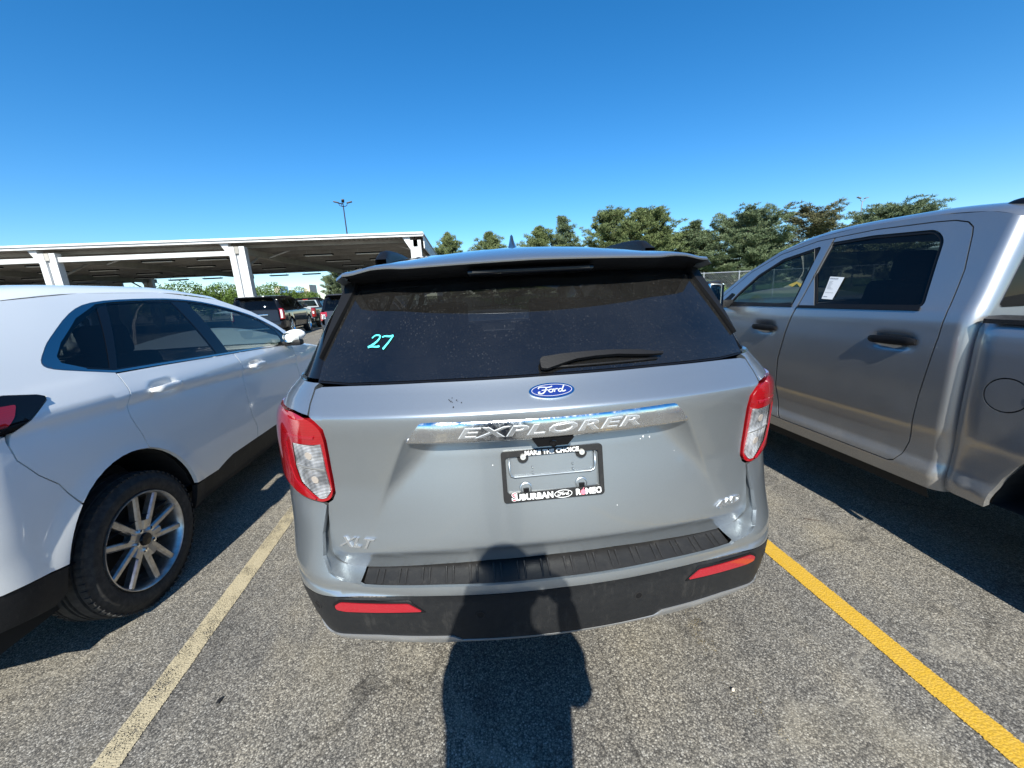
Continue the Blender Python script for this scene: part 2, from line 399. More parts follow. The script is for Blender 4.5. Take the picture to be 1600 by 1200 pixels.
class MB:
    def __init__(s): s.V, s.F = [], []
    def add(s, V, F):
        o = len(s.V); s.V += [tuple(v) for v in V]; s.F += [tuple(i+o for i in f) for f in F]; return s
    def build(s, name, mat, parent=None, smooth=False, angle=35):
        return mesh_obj(name, s.V, s.F, mat, parent, smooth, angle=angle)

def pchip(pts):
    x = np.array([p[0] for p in pts], float); y = np.array([p[1] for p in pts], float)
    h = np.diff(x); d = np.diff(y)/h; n = len(x); m = np.zeros(n)
    if n == 2: m[:] = d[0]
    else:
        for i in range(1, n-1):
            if d[i-1]*d[i] > 0:
                w1 = 2*h[i]+h[i-1]; w2 = h[i]+2*h[i-1]; m[i] = (w1+w2)/(w1/d[i-1]+w2/d[i])
        m[0] = d[0]; m[-1] = d[-1]
    def f(q):
        q = np.asarray(q, float); i = np.clip(np.searchsorted(x, q)-1, 0, n-2)
        t = np.clip((q-x[i])/h[i], 0, 1); t2, t3 = t*t, t*t*t
        r = (2*t3-3*t2+1)*y[i] + (t3-2*t2+t)*h[i]*m[i] + (-2*t3+3*t2)*y[i+1] + (t3-t2)*h[i]*m[i+1]
        return r + np.where(q < x[0], (q-x[0])*m[0], 0) + np.where(q > x[-1], (q-x[-1])*m[-1], 0)
    return f
def sstep(a, b, x):
    t = np.clip((np.asarray(x, float)-a)/(b-a), 0, 1); return t*t*(3-2*t)
def spline(pts, n=8, closed=False):
    P = [np.array(p, float) for p in pts]; out = []; L = len(P)
    for i in range(L if closed else L-1):
        p0 = P[(i-1) % L] if closed or i > 0 else 2*P[0]-P[1]
        p1, p2 = P[i], P[(i+1) % L]
        p3 = P[(i+2) % L] if closed or i+2 < L else 2*P[-1]-P[-2]
        for k in range(n):
            t = k/n
            out.append(tuple(0.5*((2*p1)+(-p0+p2)*t+(2*p0-5*p1+4*p2-p3)*t*t+(-p0+3*p1-3*p2+p3)*t**3)))
    if not closed: out.append(tuple(P[-1]))
    return out
def rounded(pts, r=0.02, n=5):
    """polygon with rounded corners; a point may carry its own radius as third value"""
    out = []; L = len(pts)
    for i in range(L):
        p = np.array(pts[i][:2], float); a = np.array(pts[i-1][:2], float); b = np.array(pts[(i+1) % L][:2], float)
        rr = pts[i][2] if len(pts[i]) > 2 else r
        da, db = np.linalg.norm(a-p), np.linalg.norm(b-p)
        q = min(rr, da*0.45, db*0.45)
        if q < 1e-4: out.append(tuple(p)); continue
        s, e = p+(a-p)/da*q, p+(b-p)/db*q
        for k in range(n+1):
            t = k/n; out.append(tuple((1-t)**2*s+2*t*(1-t)*p+t*t*e))
    return out
def area2(P):
    x = np.array([p[0] for p in P]); y = np.array([p[1] for p in P])
    return float(np.sum(x*np.roll(y, -1)-np.roll(x, -1)*y))
def inset(P, d):
    """move a closed polygon's edges inwards by d"""
    P = [np.array(p, float) for p in P]
    P = [p for i, p in enumerate(P) if np.linalg.norm(p-P[i-1]) > 1e-6]
    s = 1.0 if area2(P) > 0 else -1.0
    out = []; L = len(P)
    for i in range(L):
        e1 = P[i]-P[i-1]; e2 = P[(i+1) % L]-P[i]
        n1 = np.array([-e1[1], e1[0]])/np.linalg.norm(e1)*s; n2 = np.array([-e2[1], e2[0]])/np.linalg.norm(e2)*s
        b = n1+n2; l = np.dot(b, b)
        b = n1 if l < 0.15 else b*2/l
        if np.linalg.norm(b) > 2.2: b = b/np.linalg.norm(b)*2.2
        out.append(tuple(P[i]+b*d))
    return out
def resample(P, step):
    out = []
    for i in range(len(P)):
        a = np.array(P[i], float); b = np.array(P[(i+1) % len(P)], float)
        d = np.linalg.norm(b-a)
        if d < 1e-6: continue
        k = max(1, int(math.ceil(d/step)))
        for j in range(k): out.append(tuple(a+(b-a)*j/k))
    return out
def inside(poly, X, Y):
    px = np.array([p[0] for p in poly]); py = np.array([p[1] for p in poly])
    qx, qy = np.roll(px, -1), np.roll(py, -1)
    r = np.zeros(len(X), bool)
    for a, b, c, d in zip(px, py, qx, qy):
        if b == d: continue
        r ^= ((b > Y) != (d > Y)) & (X < (c-a)*(Y-b)/(d-b)+a)
    return r
def seg_dist(poly, X, Y):
    D = np.full(len(X), 1e9)
    for i in range(len(poly)):
        a = np.array(poly[i]); b = np.array(poly[(i+1) % len(poly)]); e = b-a; l = e@e
        t = np.clip(((X-a[0])*e[0]+(Y-a[1])*e[1])/max(l, 1e-12), 0, 1)
        D = np.minimum(D, np.hypot(X-a[0]-t*e[0], Y-a[1]-t*e[1]))
    return D
def normals_of(surf, U, V, e=1.5e-3):
    a = surf(U+e, V)-surf(U-e, V); b = surf(U, V+e)-surf(U, V-e)
    n = np.cross(a, b); return n/np.maximum(np.linalg.norm(n, axis=1, keepdims=True), 1e-12)
REF = np.array([0, 2.3, 0.8])
def patch(name, outline, surf, mat, parent=None, step=0.04, holes=(), gap=0.0, rim=0.012, sx=1, off=0.0, ref=None, lines=(), bulge=None):
    """fill a 2-D outline, lay it on surf(u,v)->xyz with exact normals, and fold its edge back by rim"""
    ref = REF if ref is None else np.asarray(ref, float)
    loops = []
    for i, L in enumerate([outline]+list(holes)):
        L = list(L)
        if gap: L = inset(L, gap if i == 0 else -gap)
        loops.append(resample(L, step))
    X = np.array([p[0] for p in loops[0]]); Y = np.array([p[1] for p in loops[0]])
    gx = np.arange(X.min()+step*.5, X.max(), step); gy = np.arange(Y.min()+step*.5, Y.max(), step)
    gx, gy = np.meshgrid(gx, gy); gx[1::2] += step*.5; gx, gy = gx.ravel(), gy.ravel()
    keep = np.ones(len(gx), bool)
    if len(gx):
        for i, L in enumerate(loops):
            ins = inside(L, gx, gy); keep &= ins if i == 0 else ~ins
            keep &= seg_dist(L, gx, gy) > step*.42
        for L in [l_ for l_ in lines if len(l_) > 1]: keep &= seg_dist(list(L)+list(L)[::-1][1:-1], gx, gy) > step*.3
    pts, edges = [], []
    for L in loops:
        o = len(pts); pts += L; edges += [(o+i, o+(i+1) % len(L)) for i in range(len(L))]
    for L in lines:
        if len(L) < 2: continue
        kk = 4 if len(L) < 40 else 1
        Lr = [tuple(np.array(a)+(np.array(b)-np.array(a))*k/kk) for a, b in zip(L[:-1], L[1:]) for k in range(kk)]+[tuple(L[-1])]
        o = len(pts); pts += Lr; edges += [(o+i, o+i+1) for i in range(len(Lr)-1)]
    pts += list(zip(gx[keep], gy[keep]))
    vc, _, fc, *_r = delaunay_2d_cdt([Vector((float(p[0]), float(p[1]))) for p in pts], edges, [], 0, 1e-6)
    U = np.array([v[0] for v in vc]); V = np.array([v[1] for v in vc]); fc = np.array([f for f in fc if len(f) == 3])
    cx, cy = U[fc].mean(1), V[fc].mean(1)
    k = inside(loops[0], cx, cy)
    for L in loops[1:]: k &= ~inside(L, cx, cy)
    fc = fc[k]
    P = surf(U, V); n = normals_of(surf, U, V)
    sgn = 1.0 if np.sum(n[np.unique(fc)]*(P[np.unique(fc)]-ref)) > 0 else -1.0
    n = n*sgn
    o_ = np.full(len(U), off)
    if bulge:
        dist = seg_dist(loops[0], U, V); o_ = o_ + bulge[0]*np.sin(np.clip(dist/bulge[1], 0, 1)*math.pi/2)
    P = P+n*o_[:, None]
    tn = np.cross(P[fc[:, 1]]-P[fc[:, 0]], P[fc[:, 2]]-P[fc[:, 0]])
    fl = np.sum(tn*n[fc].mean(1), axis=1) < 0
    fc[fl] = fc[fl][:, ::-1]
    verts = [P]; faces = [tuple(f) for f in fc]; loopn = [n[i] for f in fc for i in f]
    base = len(P)
    if rim:
        for L in loops:
            u = np.array([p[0] for p in L]); v = np.array([p[1] for p in L])
            q = surf(u, v); nn = normals_of(surf, u, v)*sgn
            q = q+nn*off; b = q-nn*rim; m = len(u)
            verts += [q, b]
            cen = 0
            for i in range(m):
                j = (i+1) % m; f = (base+i, base+j, base+m+j, base+m+i)
                fn = np.cross(q[j]-q[i], b[i]-q[i]); l = np.linalg.norm(fn); fn = fn/l if l > 1e-12 else nn[i]
                faces.append(f); loopn += [fn]*4
            base += 2*m
    VV = np.vstack(verts); LN = np.array(loopn)
    if sx < 0:
        VV = VV*np.array([-1, 1, 1]); LN2 = []; ii = 0; ff = []
        for f in faces:
            k_ = len(f); LN2.append(LN[ii:ii+k_][::-1]); ii += k_; ff.append(tuple(f[::-1]))
        faces = ff; LN = np.vstack(LN2)*np.array([-1, 1, 1])
    return mesh_obj(name, VV, faces, mat, parent, normals=[tuple(x) for x in LN])
def loft(name, secs, mat, parent=None, closed=False, angle=40, flip=False, cap=False):
    n = len(secs[0]); V = [p for s in secs for p in s]; F = []
    for i in range(len(secs)-1):
        for k in range(n if closed else n-1):
            k2 = (k+1) % n; f = (i*n+k, i*n+k2, (i+1)*n+k2, (i+1)*n+k); F.append(f[::-1] if flip else f)
    if cap: F += [tuple(range(n)), tuple((len(secs)-1)*n+k for k in range(n-1, -1, -1))]
    return mesh_obj(name, V, F, mat, parent, True, angle=angle)

class Body:
    """car skin: t runs from the middle of the tail round the corner, along the side, to the middle of the nose"""
    def __init__(s, W, L, x1, Lc, Yr, Yf, rear, front, xf1=None, bump=None, taper=None, cx=None):
        s.W, s.L, s.x1, s.Lc, s.Yr, s.Yf, s.rear, s.front = W, L, x1, Lc, Yr, Yf, rear, front
        s.bump = bump; s.taper = taper or (lambda y: np.ones_like(np.asarray(y, float)))
        s.cx = cx; s.xf1 = xf1 or x1; s.ts = x1+Lc; s.tf = s.ts+(Yf-Yr)
    def T(s, y): return s.ts+(y-s.Yr)
    def side(s, poly): return [(s.T(p[0]), *p[1:]) for p in poly]
    def tx(s, x, z):
        """t of a point of the tail given by its width x"""
        W = float(s.W(z))*float(s.taper(s.Yr))
        if x <= s.x1: return x
        return s.x1+s.Lc*math.asin(min(1.0, (x-s.x1)/(W-s.x1)))*2/math.pi
    def tail(s, poly): return [(s.tx(p[0], p[1]) if p[0] >= 0 else -s.tx(-p[0], p[1]), *p[1:]) for p in poly]
    def X(s, y, z):
        x = s.W(z)*s.taper(y)
        if s.bump is not None: x = x+s.bump(y, z)
        return x
    def surf(s, rear=None):
        rear = rear or s.rear
        def P(t, z):
            t = np.asarray(t, float); z = np.asarray(z, float)+0*t
            sg = np.where(t < 0, -1.0, 1.0); t = np.abs(t)
            y = s.Yr+(t-s.ts); ys = np.clip(y, s.Yr, s.Yf)
            xs = s.X(ys, z)
            # tail corner
            Wr = s.X(np.full_like(t, s.Yr), z)
            th = np.clip((t-s.x1)/s.Lc, 0, 1)*math.pi/2
            x1e = np.minimum(s.x1, Wr-.05) if s.cx is None else Wr-s.cx
            xr = x1e+(Wr-x1e)*np.sin(th)
            r1 = rear(np.full_like(t, s.x1), z); sl = (r1-rear(np.full_like(t, s.x1-.01), z))/.01
            yr = r1+sl*(xr-x1e)+(s.Yr-r1-sl*(Wr-x1e))*(1-np.cos(th))
            # nose corner
            Wf = s.X(np.full_like(t, s.Yf), z)
            tb = s.tf+s.Lc
            th2 = np.clip((tb-t)/s.Lc, 0, 1)*math.pi/2
            xf = s.xf1+(Wf-s.xf1)*np.sin(th2)
            f1 = s.front(np.full_like(t, s.xf1), z); sf = (f1-s.front(np.full_like(t, s.xf1-.01), z))/.01
            yf = f1+sf*(xf-s.xf1)+(s.Yf-f1-sf*(Wf-s.xf1))*(1-np.cos(th2))
            xn = np.clip(s.xf1-(t-tb), 0, s.xf1)
            X_ = np.where(t < s.x1, t if s.cx is None else t*x1e/s.x1, np.where(t < s.ts, xr, np.where(t < s.tf, xs, np.where(t < tb, xf, xn))))
            Y_ = np.where(t < s.x1, rear(t, z), np.where(t < s.ts, yr, np.where(t < s.tf, ys, np.where(t < tb, yf, s.front(xn, z)))))
            return np.stack([X_*sg, Y_, z], axis=-1)
        return P

def arc(cy, cz, ry, rz, a0, a1, n=14):
    return [(cy+ry*math.cos(rad(a0+(a1-a0)*i/n)), cz+rz*math.sin(rad(a0+(a1-a0)*i/n))) for i in range(n+1)]

def text_data(s, size=1.0, shear=0.0, offset=0.0, extrude=0.0, sx=1.0, spacing=1.0):
    cu = bpy.data.curves.new('lettering', 'FONT'); cu.body = s; cu.size = size; cu.shear = shear; cu.offset = offset
    cu.extrude = extrude; cu.align_x = 'CENTER'; cu.align_y = 'CENTER'; cu.resolution_u = 3; cu.space_character = spacing
    o = bpy.data.objects.new('lettering', cu); COL.objects.link(o)
    dg = bpy.context.evaluated_depsgraph_get(); me = bpy.data.meshes.new_from_object(o.evaluated_get(dg))
    V = [(v.co.x*sx, v.co.y, v.co.z) for v in me.vertices]; F = [tuple(p.vertices) for p in me.polygons]
    bpy.data.objects.remove(o); bpy.data.curves.remove(cu); bpy.data.meshes.remove(me)
    return V, F
def ribbon(pts, wd, th=0.0):
    """flat brush stroke in 2-D; wd may vary along it"""
    P = [np.array(p, float) for p in spline(pts, 6)]; n = len(P); V, F = [], []
    for i, p in enumerate(P):
        d = P[min(i+1, n-1)]-P[max(i-1, 0)]; d = d/max(np.linalg.norm(d), 1e-9); q = np.array([-d[1], d[0]])
        wv = wd if not callable(wd) else wd(i/(n-1))
        V += [(*(p+q*wv), th), (*(p-q*wv), th)]
    for i in range(n-1): F.append((2*i, 2*i+1, 2*i+3, 2*i+2))
    return V, F
def map_flat(V, fn): return [fn(*v) for v in V]
SCRIPT = [  # flowing hand lettering on the oval emblems, unit box about -1..1
    ([(-0.98, .28), (-0.86, .52), (-0.58, .50), (-0.30, .42), (-0.02, .50), (.06, .60)], .055),
    ([(-0.36, .42), (-0.44, .10), (-0.54, -.20), (-0.74, -.46), (-0.96, -.42), (-0.98, -.24), (-0.86, -.18)], .065),
    ([(-0.74, .02), (-0.56, .06), (-0.34, .04), (-0.26, .10)], .045),
    ([(-0.06, .12), (-0.20, .02), (-0.22, -.20), (-0.10, -.32), (.04, -.22), (.06, .0), (-0.04, .12), (.10, .08), (.20, .12)], .055),
    ([(.22, .16), (.20, -.06), (.16, -.32)], .06), ([(.19, -.08), (.28, .08), (.38, .15), (.46, .10)], .05),
    ([(.72, .10), (.58, .10), (.48, -.06), (.50, -.26), (.62, -.30), (.74, -.12)], .055),
    ([(.94, .62), (.84, .28), (.74, -.10), (.76, -.28), (.90, -.26), (1.0, -.14)], .06)]

# ------------------------------------------------------------------ wheels
def lathe(prof, n=48, axis='x'):
    V, F = [], []; m = len(prof)
    for i in range(n):
        a = 2*math.pi*i/n; c, s = math.cos(a), math.sin(a)
        for (x, r) in prof: V.append((x, r*c, r*s))
    for i in range(n):
        j = (i+1) % n
        for k in range(m-1): F.append((i*m+k, i*m+k+1, j*m+k+1, j*m+k))
    return V, F
def make_wheel(parent, pos, r, wd, rr, sx, style='twin', detail=True, rim_mat='alloy'):
    """wheel part: tyre mesh > rim, spokes, hub cap, lug nuts. Outer face at local +x*sx"""
    h = wd/2
    prof = [(-h*.82, rr*.96), (-h, rr+(r-rr)*.35), (-h*.98, rr+(r-rr)*.7), (-h*.82, r*.985), (-h*.62, r), (-h*.60, r-.008), (-h*.52, r-.008), (-h*.50, r+.001),
            (-h*.16, r+.002), (-h*.14, r-.008), (-h*.06, r-.008), (-h*.04, r+.002), (h*.04, r+.002), (h*.06, r-.008), (h*.14, r-.008), (h*.16, r+.002),
            (h*.50, r+.001), (h*.52, r-.008), (h*.60, r-.008), (h*.62, r), (h*.82, r*.985), (h*.93, r-.035), (h*.98, rr+(r-rr)*.62), (h*.995, rr+(r-rr)*.58), (h, rr+(r-rr)*.35), (h*.94, rr+.012), (h*.82, rr*.985)]
    V, F = lathe(prof, 72 if detail else 28)
    mb = MB().add(V, F)
    if detail:   # shoulder blocks round the tread edge
        for i in range(60):
            a = 2*math.pi*i/60; c, s = math.cos(a), math.sin(a)
            for xx in (h*.78, -h*.78):
                q = []
                for dx, dr in ((-.012, .0), (.012, -.003)):
                    for da in (-.028, .028):
                        ca, sa = math.cos(a+da), math.sin(a+da)
                        q.append((xx+dx*(1 if xx > 0 else -1), (r*.992+.004+dr)*ca, (r*.992+.004+dr)*sa))
                        q.append((xx+dx*(1 if xx > 0 else -1), (r*.97)*ca, (r*.97)*sa))
                mb.add(q, [(0, 2, 6, 4), (0, 1, 3, 2), (4, 6, 7, 5), (0, 4, 5, 1), (2, 3, 7, 6)])
    ty = mb.build('wheel', 'tyre', parent, True, 40)
    ty.location = pos; ty.rotation_euler = (0, 0, 0 if sx > 0 else math.pi)
    rp = [(h*.80, rr*1.0), (h*.96, rr*1.0), (h*.97, rr*.985), (h*.90, rr*.955), (h*.55, rr*.93), (h*.1, rr*.90), (-h*.8, rr*.90)]
    V, F = lathe(rp, 56 if detail else 24); mb = MB().add(V, F)
    V, F = lathe([(-h*.1, rr*.92), (-h*.1, .0)], 32); mb2 = MB().add(V, F)
    mesh_obj('rim', mb.V, mb.F, rim_mat, ty, True, angle=40)
    mb2.build('brake_disc', 'inner_dark', ty)
    xo = h*.80
    V, F = lathe([(xo-.05, rr*.30), (xo-.012, rr*.27), (xo-.004, rr*.22), (xo-.004, .0)], 24); mesh_obj('hub', V, F, rim_mat, ty, True, angle=40)
    V, F = lathe([(xo-.004, .034), (xo+.008, .031), (xo+.010, .0)], 20); mesh_obj('centre_cap', V, F, 'gloss_black', ty, True, angle=40)
    def bar(p, q, w0, w1, d=.035):   # spoke bar in the wheel plane (y,z) from p to q
        p, q = np.array(p), np.array(q); e = (q-p)/np.linalg.norm(q-p); nn = np.array([-e[1], e[0]])
        V = []
        for c, ww, xx in ((p, w0, xo-.006), (q, w1, xo+.004)):
            for s_, dx in ((-1, -d), (-1, -.008), (-.55, 0), (.55, 0), (1, -.008), (1, -d)):
                v = c+nn*ww*s_; V.append((xx+dx, v[0], v[1]))
        F = [(k, k+1, 7+k, 6+k) for k in range(5)]
        return V, F
    k5 = 5 if style != 'six' else 6
    proto = None
    for i in range(k5):
        a0 = 2*math.pi*i/k5+math.pi/2
        if proto is None:
            mb = MB()
            if style == 'twin':
                for s_ in (-1, 1):
                    mb.add(*bar((rr*.16, s_*.020), (rr*.955, s_*rr*.262), .0185, .0155))
                mb.add(*bar((rr*.16, 0), (rr*.40, 0), .020, .022, .03))
            else:
                mb.add(*bar((rr*.2, 0), (rr*.95, 0), .035, .028))
            proto = mb
        o = proto.build('spoke', rim_mat, ty, True, 30) if i == 0 else link_mesh('spoke', me0, None, ty)
        if i == 0: me0 = o.data
        o.rotation_euler = (a0-math.pi/2 if True else 0, 0, 0)
    if detail:
        V, F = lathe([(xo-.006, .012), (xo+.006, .011), (xo+.008, .0)], 6)
        me = None
        for i in range(5):
            a = 2*math.pi*(i+.5)/5
            o = mesh_obj('lug_nut', V, F, 'chrome_clean', ty) if me is None else link_mesh('lug_nut', me, None, ty)
            me = o.data; o.location = (0, .056*math.cos(a), .056*math.sin(a))
    return ty

def make_seat(parent, x, y, z, mat='seat_cloth', wd=.5, bench=False):
    bm = bmesh.new(); n = 3 if bench else 1
    box_bm(bm, (x, y+.02, z), (wd, .5, .16), None, .05)
    box_bm(bm, (x, y-.27, z+.36), (wd, .15, .66), Matrix.Rotation(rad(14), 3, 'X'), .05)
    xs = [x] if not bench else [x-wd*.34, x+wd*.34]
    for q in xs: box_bm(bm, (q, y-.37, z+.77), (.27, .10, .19), Matrix.Rotation(rad(10), 3, 'X'), .04)
    return bm_obj('rear_bench' if bench else 'seat', bm, mat, parent, True, 50)

# ------------------------------------------------------------------ shared car pieces
def roof_loft(name, B, ys, zs, zc, mat, root, p=.55, n=25, inw=0.0, corner=False):
    secs = []
    for y in ys:
        z_ = float(zs(y)); wv = float(B.X(np.array([max(y, B.Yr)]), np.array([z_]))[0])-inw
        if y < B.Yr and corner:
            r1 = float(B.rear(np.array([B.x1]), np.array([z_]))[0]); th = math.acos(max(-1, min(1, 1-(y-r1)/(B.Yr-r1)))) if y > r1 else 0.0
            x1e = B.x1 if B.cx is None else wv-B.cx
            wv = x1e+(wv-x1e)*math.sin(th)
        ph = np.linspace(-math.pi/2, math.pi/2, n)
        hgt = (lambda a: max(0.0, math.cos(a))**p) if p > 0 else (lambda a: 1-abs(math.sin(a))**(-p))
        secs.append([(wv*math.sin(a), y, z_+(float(zc(y))-z_)*hgt(a)) for a in ph])
    return loft(name, secs, mat, root, angle=60, flip=True)
def screen_loft(name, B, edge, bulge, mat, root, n=17, inw=.02, lift=.0):
    """wind or rear screen between two pillar lines; bulges forward (+) or backward (-)"""
    secs = []
    for (y, z) in edge:
        wv = float(B.X(np.array([y]), np.array([z]))[0])-inw
        secs.append([(wv*q, y+bulge*(1-q*q), z+lift*(1-q*q)) for q in np.linspace(-1, 1, n)])
    return loft(name, secs, mat, root, angle=60, flip=bulge < 0)
def cabin(root, y0, y1, hw, zfl, dash_y, rows, dark=True, steer=-1, zs=.62):
    box('cabin_floor', (0, (y0+y1)/2, zfl), (2*hw, y1-y0, .04), 'inner_dark', root)
    for (y, bench) in rows:
        if bench: make_seat(root, 0, y, zs, wd=2*hw*.8, bench=True)
        else:
            for x in (-.38, .38): make_seat(root, x, y, zs)
    box('dashboard', (0, dash_y, .92), (2*hw*.97, .42, .28), 'cabin_trim', root, None, .06)
    th = [(.185*math.cos(a), .185*math.sin(a)) for a in np.linspace(0, 2*math.pi, 21)]
    V, F = tube_data([(steer*.38+a, dash_y-.33-b*.35, .98+b*.93) for a, b in th], .016, 6, False)
    sw = mesh_obj('steering_wheel', V, F, 'cabin_trim', root, True, angle=60)
    tube('steering_column', [(steer*.38, dash_y-.32, .98), (steer*.38, dash_y-.1, .90)], .035, 'cabin_trim', sw)
def door_handle(root, B, y, z, sx, mat, ln=.21, h=.032, out=.045):
    surf = B.surf()
    t = B.T(np.array([y-ln/2, y, y+ln/2])); P = surf(t, np.full(3, z))
    pts = []; 
    for i, q in enumerate(np.linspace(-1, 1, 13)):
        yy = y+q*ln/2; p = surf(np.array([B.T(yy)]), np.array([z]))[0]
        o = out*(1-abs(q)**5)+.004
        pts.append(Vector(((p[0]+o)*sx, yy, z)))
    secs = []
    for i, p in enumerate(pts):
        q = np.linspace(-1, 1, 13)[i]; hh = h*(.55+.45*(1-q*q)**.4)/2; dd = .011
        secs.append([(p.x+sx*dx*dd, p.y, p.z+dz*hh) for dx, dz in ((1, .5), (.6, 1), (-.8, 1), (-1, .4), (-1, -.5), (-.8, -1), (.6, -1), (1, -.4))])
    return loft('door_handle', secs, mat, root, closed=True, angle=50, cap=True, flip=sx < 0)

def side_shell(root, B, panels, frame, dlo, wins, paint, trim='gloss_black', sides=(1, -1), step=.06, gap=.0025, lowpanels=()):
    surf = B.surf()
    for sx in sides:
        for (nm, poly, mt) in panels:
            patch(nm, poly, surf, mt or paint, root, step, gap=gap, sx=sx, rim=.014)
        if frame: patch('side_frame', frame, surf, paint, root, step, holes=[dlo], gap=.001, sx=sx, rim=.02)
        if dlo: patch('window_surround', dlo, surf, trim, root, step, holes=[inset(wp, .004) for _, wp in wins], sx=sx, off=-.004, rim=.015)
        for (gm, wp) in wins:
            patch('side_window', wp, surf, gm, root, step*1.6, sx=sx, off=-.006, rim=0)

# ------------------------------------------------------------------ silver SUV seen from behind
ex = empty('silver_suv', (0.2065+0.01909, 0.99982, 0), rad(-1.094))
tag(ex, 'silver SUV seen from behind with chrome name bar and turquoise 27 on its rear window', 'car')
exW = pchip([(.28, .84), (.43, .875), (.52, .925), (.66, .962), (.90, .972), (1.05, .962), (1.17, .935), (1.22, .915), (1.28, .855), (1.45, .745), (1.60, .665), (1.70, .62)])
_po = pchip([(.60, .095), (.66, .085), (.70, .078), (.745, .0650), (.770, .0505), (.776, .0494), (.80, .0505), (.83, .054), (.90, .063), (.95, .065), (1.02, .058), (1.10, .047), (1.188, .0355), (1.199, .0365), (1.206, .0425), (1.24, .078), (1.275, .113), (1.40, .21)])
_pc = pchip([(.60, .095), (.66, .085), (.70, .078), (.745, .0650), (.770, .0505), (.776, .0494), (.80, .0515), (.84, .057), (.95, .076), (1.05, .093), (1.106, .101), (1.116, .099), (1.134, .046), (1.188, .0355), (1.199, .0365), (1.206, .0425), (1.24, .078), (1.275, .113), (1.40, .21)])
def ex_tail(x, z):
    x = np.asarray(x, float); z = np.asarray(z, float); ax = np.abs(x)
    xe = .432+np.maximum(0, 1.115-z)*.5
    wd = .035+np.clip((z-.92)/.19, 0, 1)*.085
    u = np.clip((xe-ax)/wd, 0, 1); m = 1-(1-u)**2.2
    zq = z+.10*x*x*(1-sstep(.80, .95, z))+.016*x*x*sstep(1.05, 1.15, z)
    return _po(zq)+(_pc(zq)-_po(zq))*m+.25*x*x
_pb = pchip([(.26, .10), (.40, .035), (.45, .014), (.52, .000), (.60, -.006), (.618, -.006), (.632, .004), (.645, .002), (.672, .004), (.69, .012), (.75, .036), (.82, .058), (.90, .078), (1.0, .09)])
def ex_bump(x, z): return _pb(z)+.22*np.asarray(x, float)**2
_pg = pchip([(1.26, .106), (1.28, .120), (1.42, .222), (1.56, .331), (1.64, .395)])
def ex_glass(x, z): return _pg(z)+.25*np.asarray(x, float)**2
_pf = pchip([(.2, 4.85), (.5, 5.02), (.8, 5.0), (1.0, 4.88), (1.1, 4.7)])
def ex_front(x, z): return _pf(z)-.22*np.asarray(x, float)**2
def arch_bump(hubs, r, amp):
    def f(y, z):
        y = np.asarray(y, float); z = np.asarray(z, float); o = 0*y
        for (hy, hz) in hubs:
            d = np.hypot(y-hy, z-hz); o = o+amp*(1-sstep(r, r+.14, d))*(d < r+.14)
        return o
    return f
EXB = Body(exW, 5.05, .70, .42, .60, 4.45, ex_tail, ex_front, bump=arch_bump([(1.03, .385), (4.05, .385)], .45, .02))
S_tail, S_bump, S_glass = EXB.surf(), EXB.surf(ex_bump), EXB.surf(ex_glass)
def sym(half):
    """mirror a half outline given from the middle top outwards to the middle bottom"""
    return list(half)+[(-t, z) for t, z in reversed(half) if abs(t) > 1e-6]
TY = EXB.T
# tailgate
tg = EXB.tail([(0, 1.279), (.35, 1.277), (.60, 1.272), (.690, 1.269), (.711, 1.262), (.718, 1.225), (.716, 1.196), (.698, 1.183), (.675, 1.157), (.672, 1.12), (.677, 1.03), (.680, .935), (.693, .910), (.711, .898),
               (.717, .86), (.720, .80), (.720, .745), (.714, .705), (.700, .680), (.675, .667), (.62, .664), (.542, .671), (.364, .690), (.2, .702), (0, .706)])
lowc = [[(x, zz0-.10*x*x) for x in np.linspace(-.68, .68, 45)] for zz0 in (.7745, .7695, .7795)]
upc = [[(x, zz0-.016*x*x) for x in np.linspace(-.67, .67, 45)] for zz0 in (1.2005, 1.196, 1.206)]
recl = [[(s_*(.432+(1.115-z_)*.5-d_), z_) for z_ in np.linspace(1.10, .93, 42)] for s_ in (1, -1) for d_ in (0.0, .006)]
tail_o = patch('tailgate', sym(tg), S_tail, 'paint_silver', ex, .017, lines=lowc+upc+recl, rim=.02)
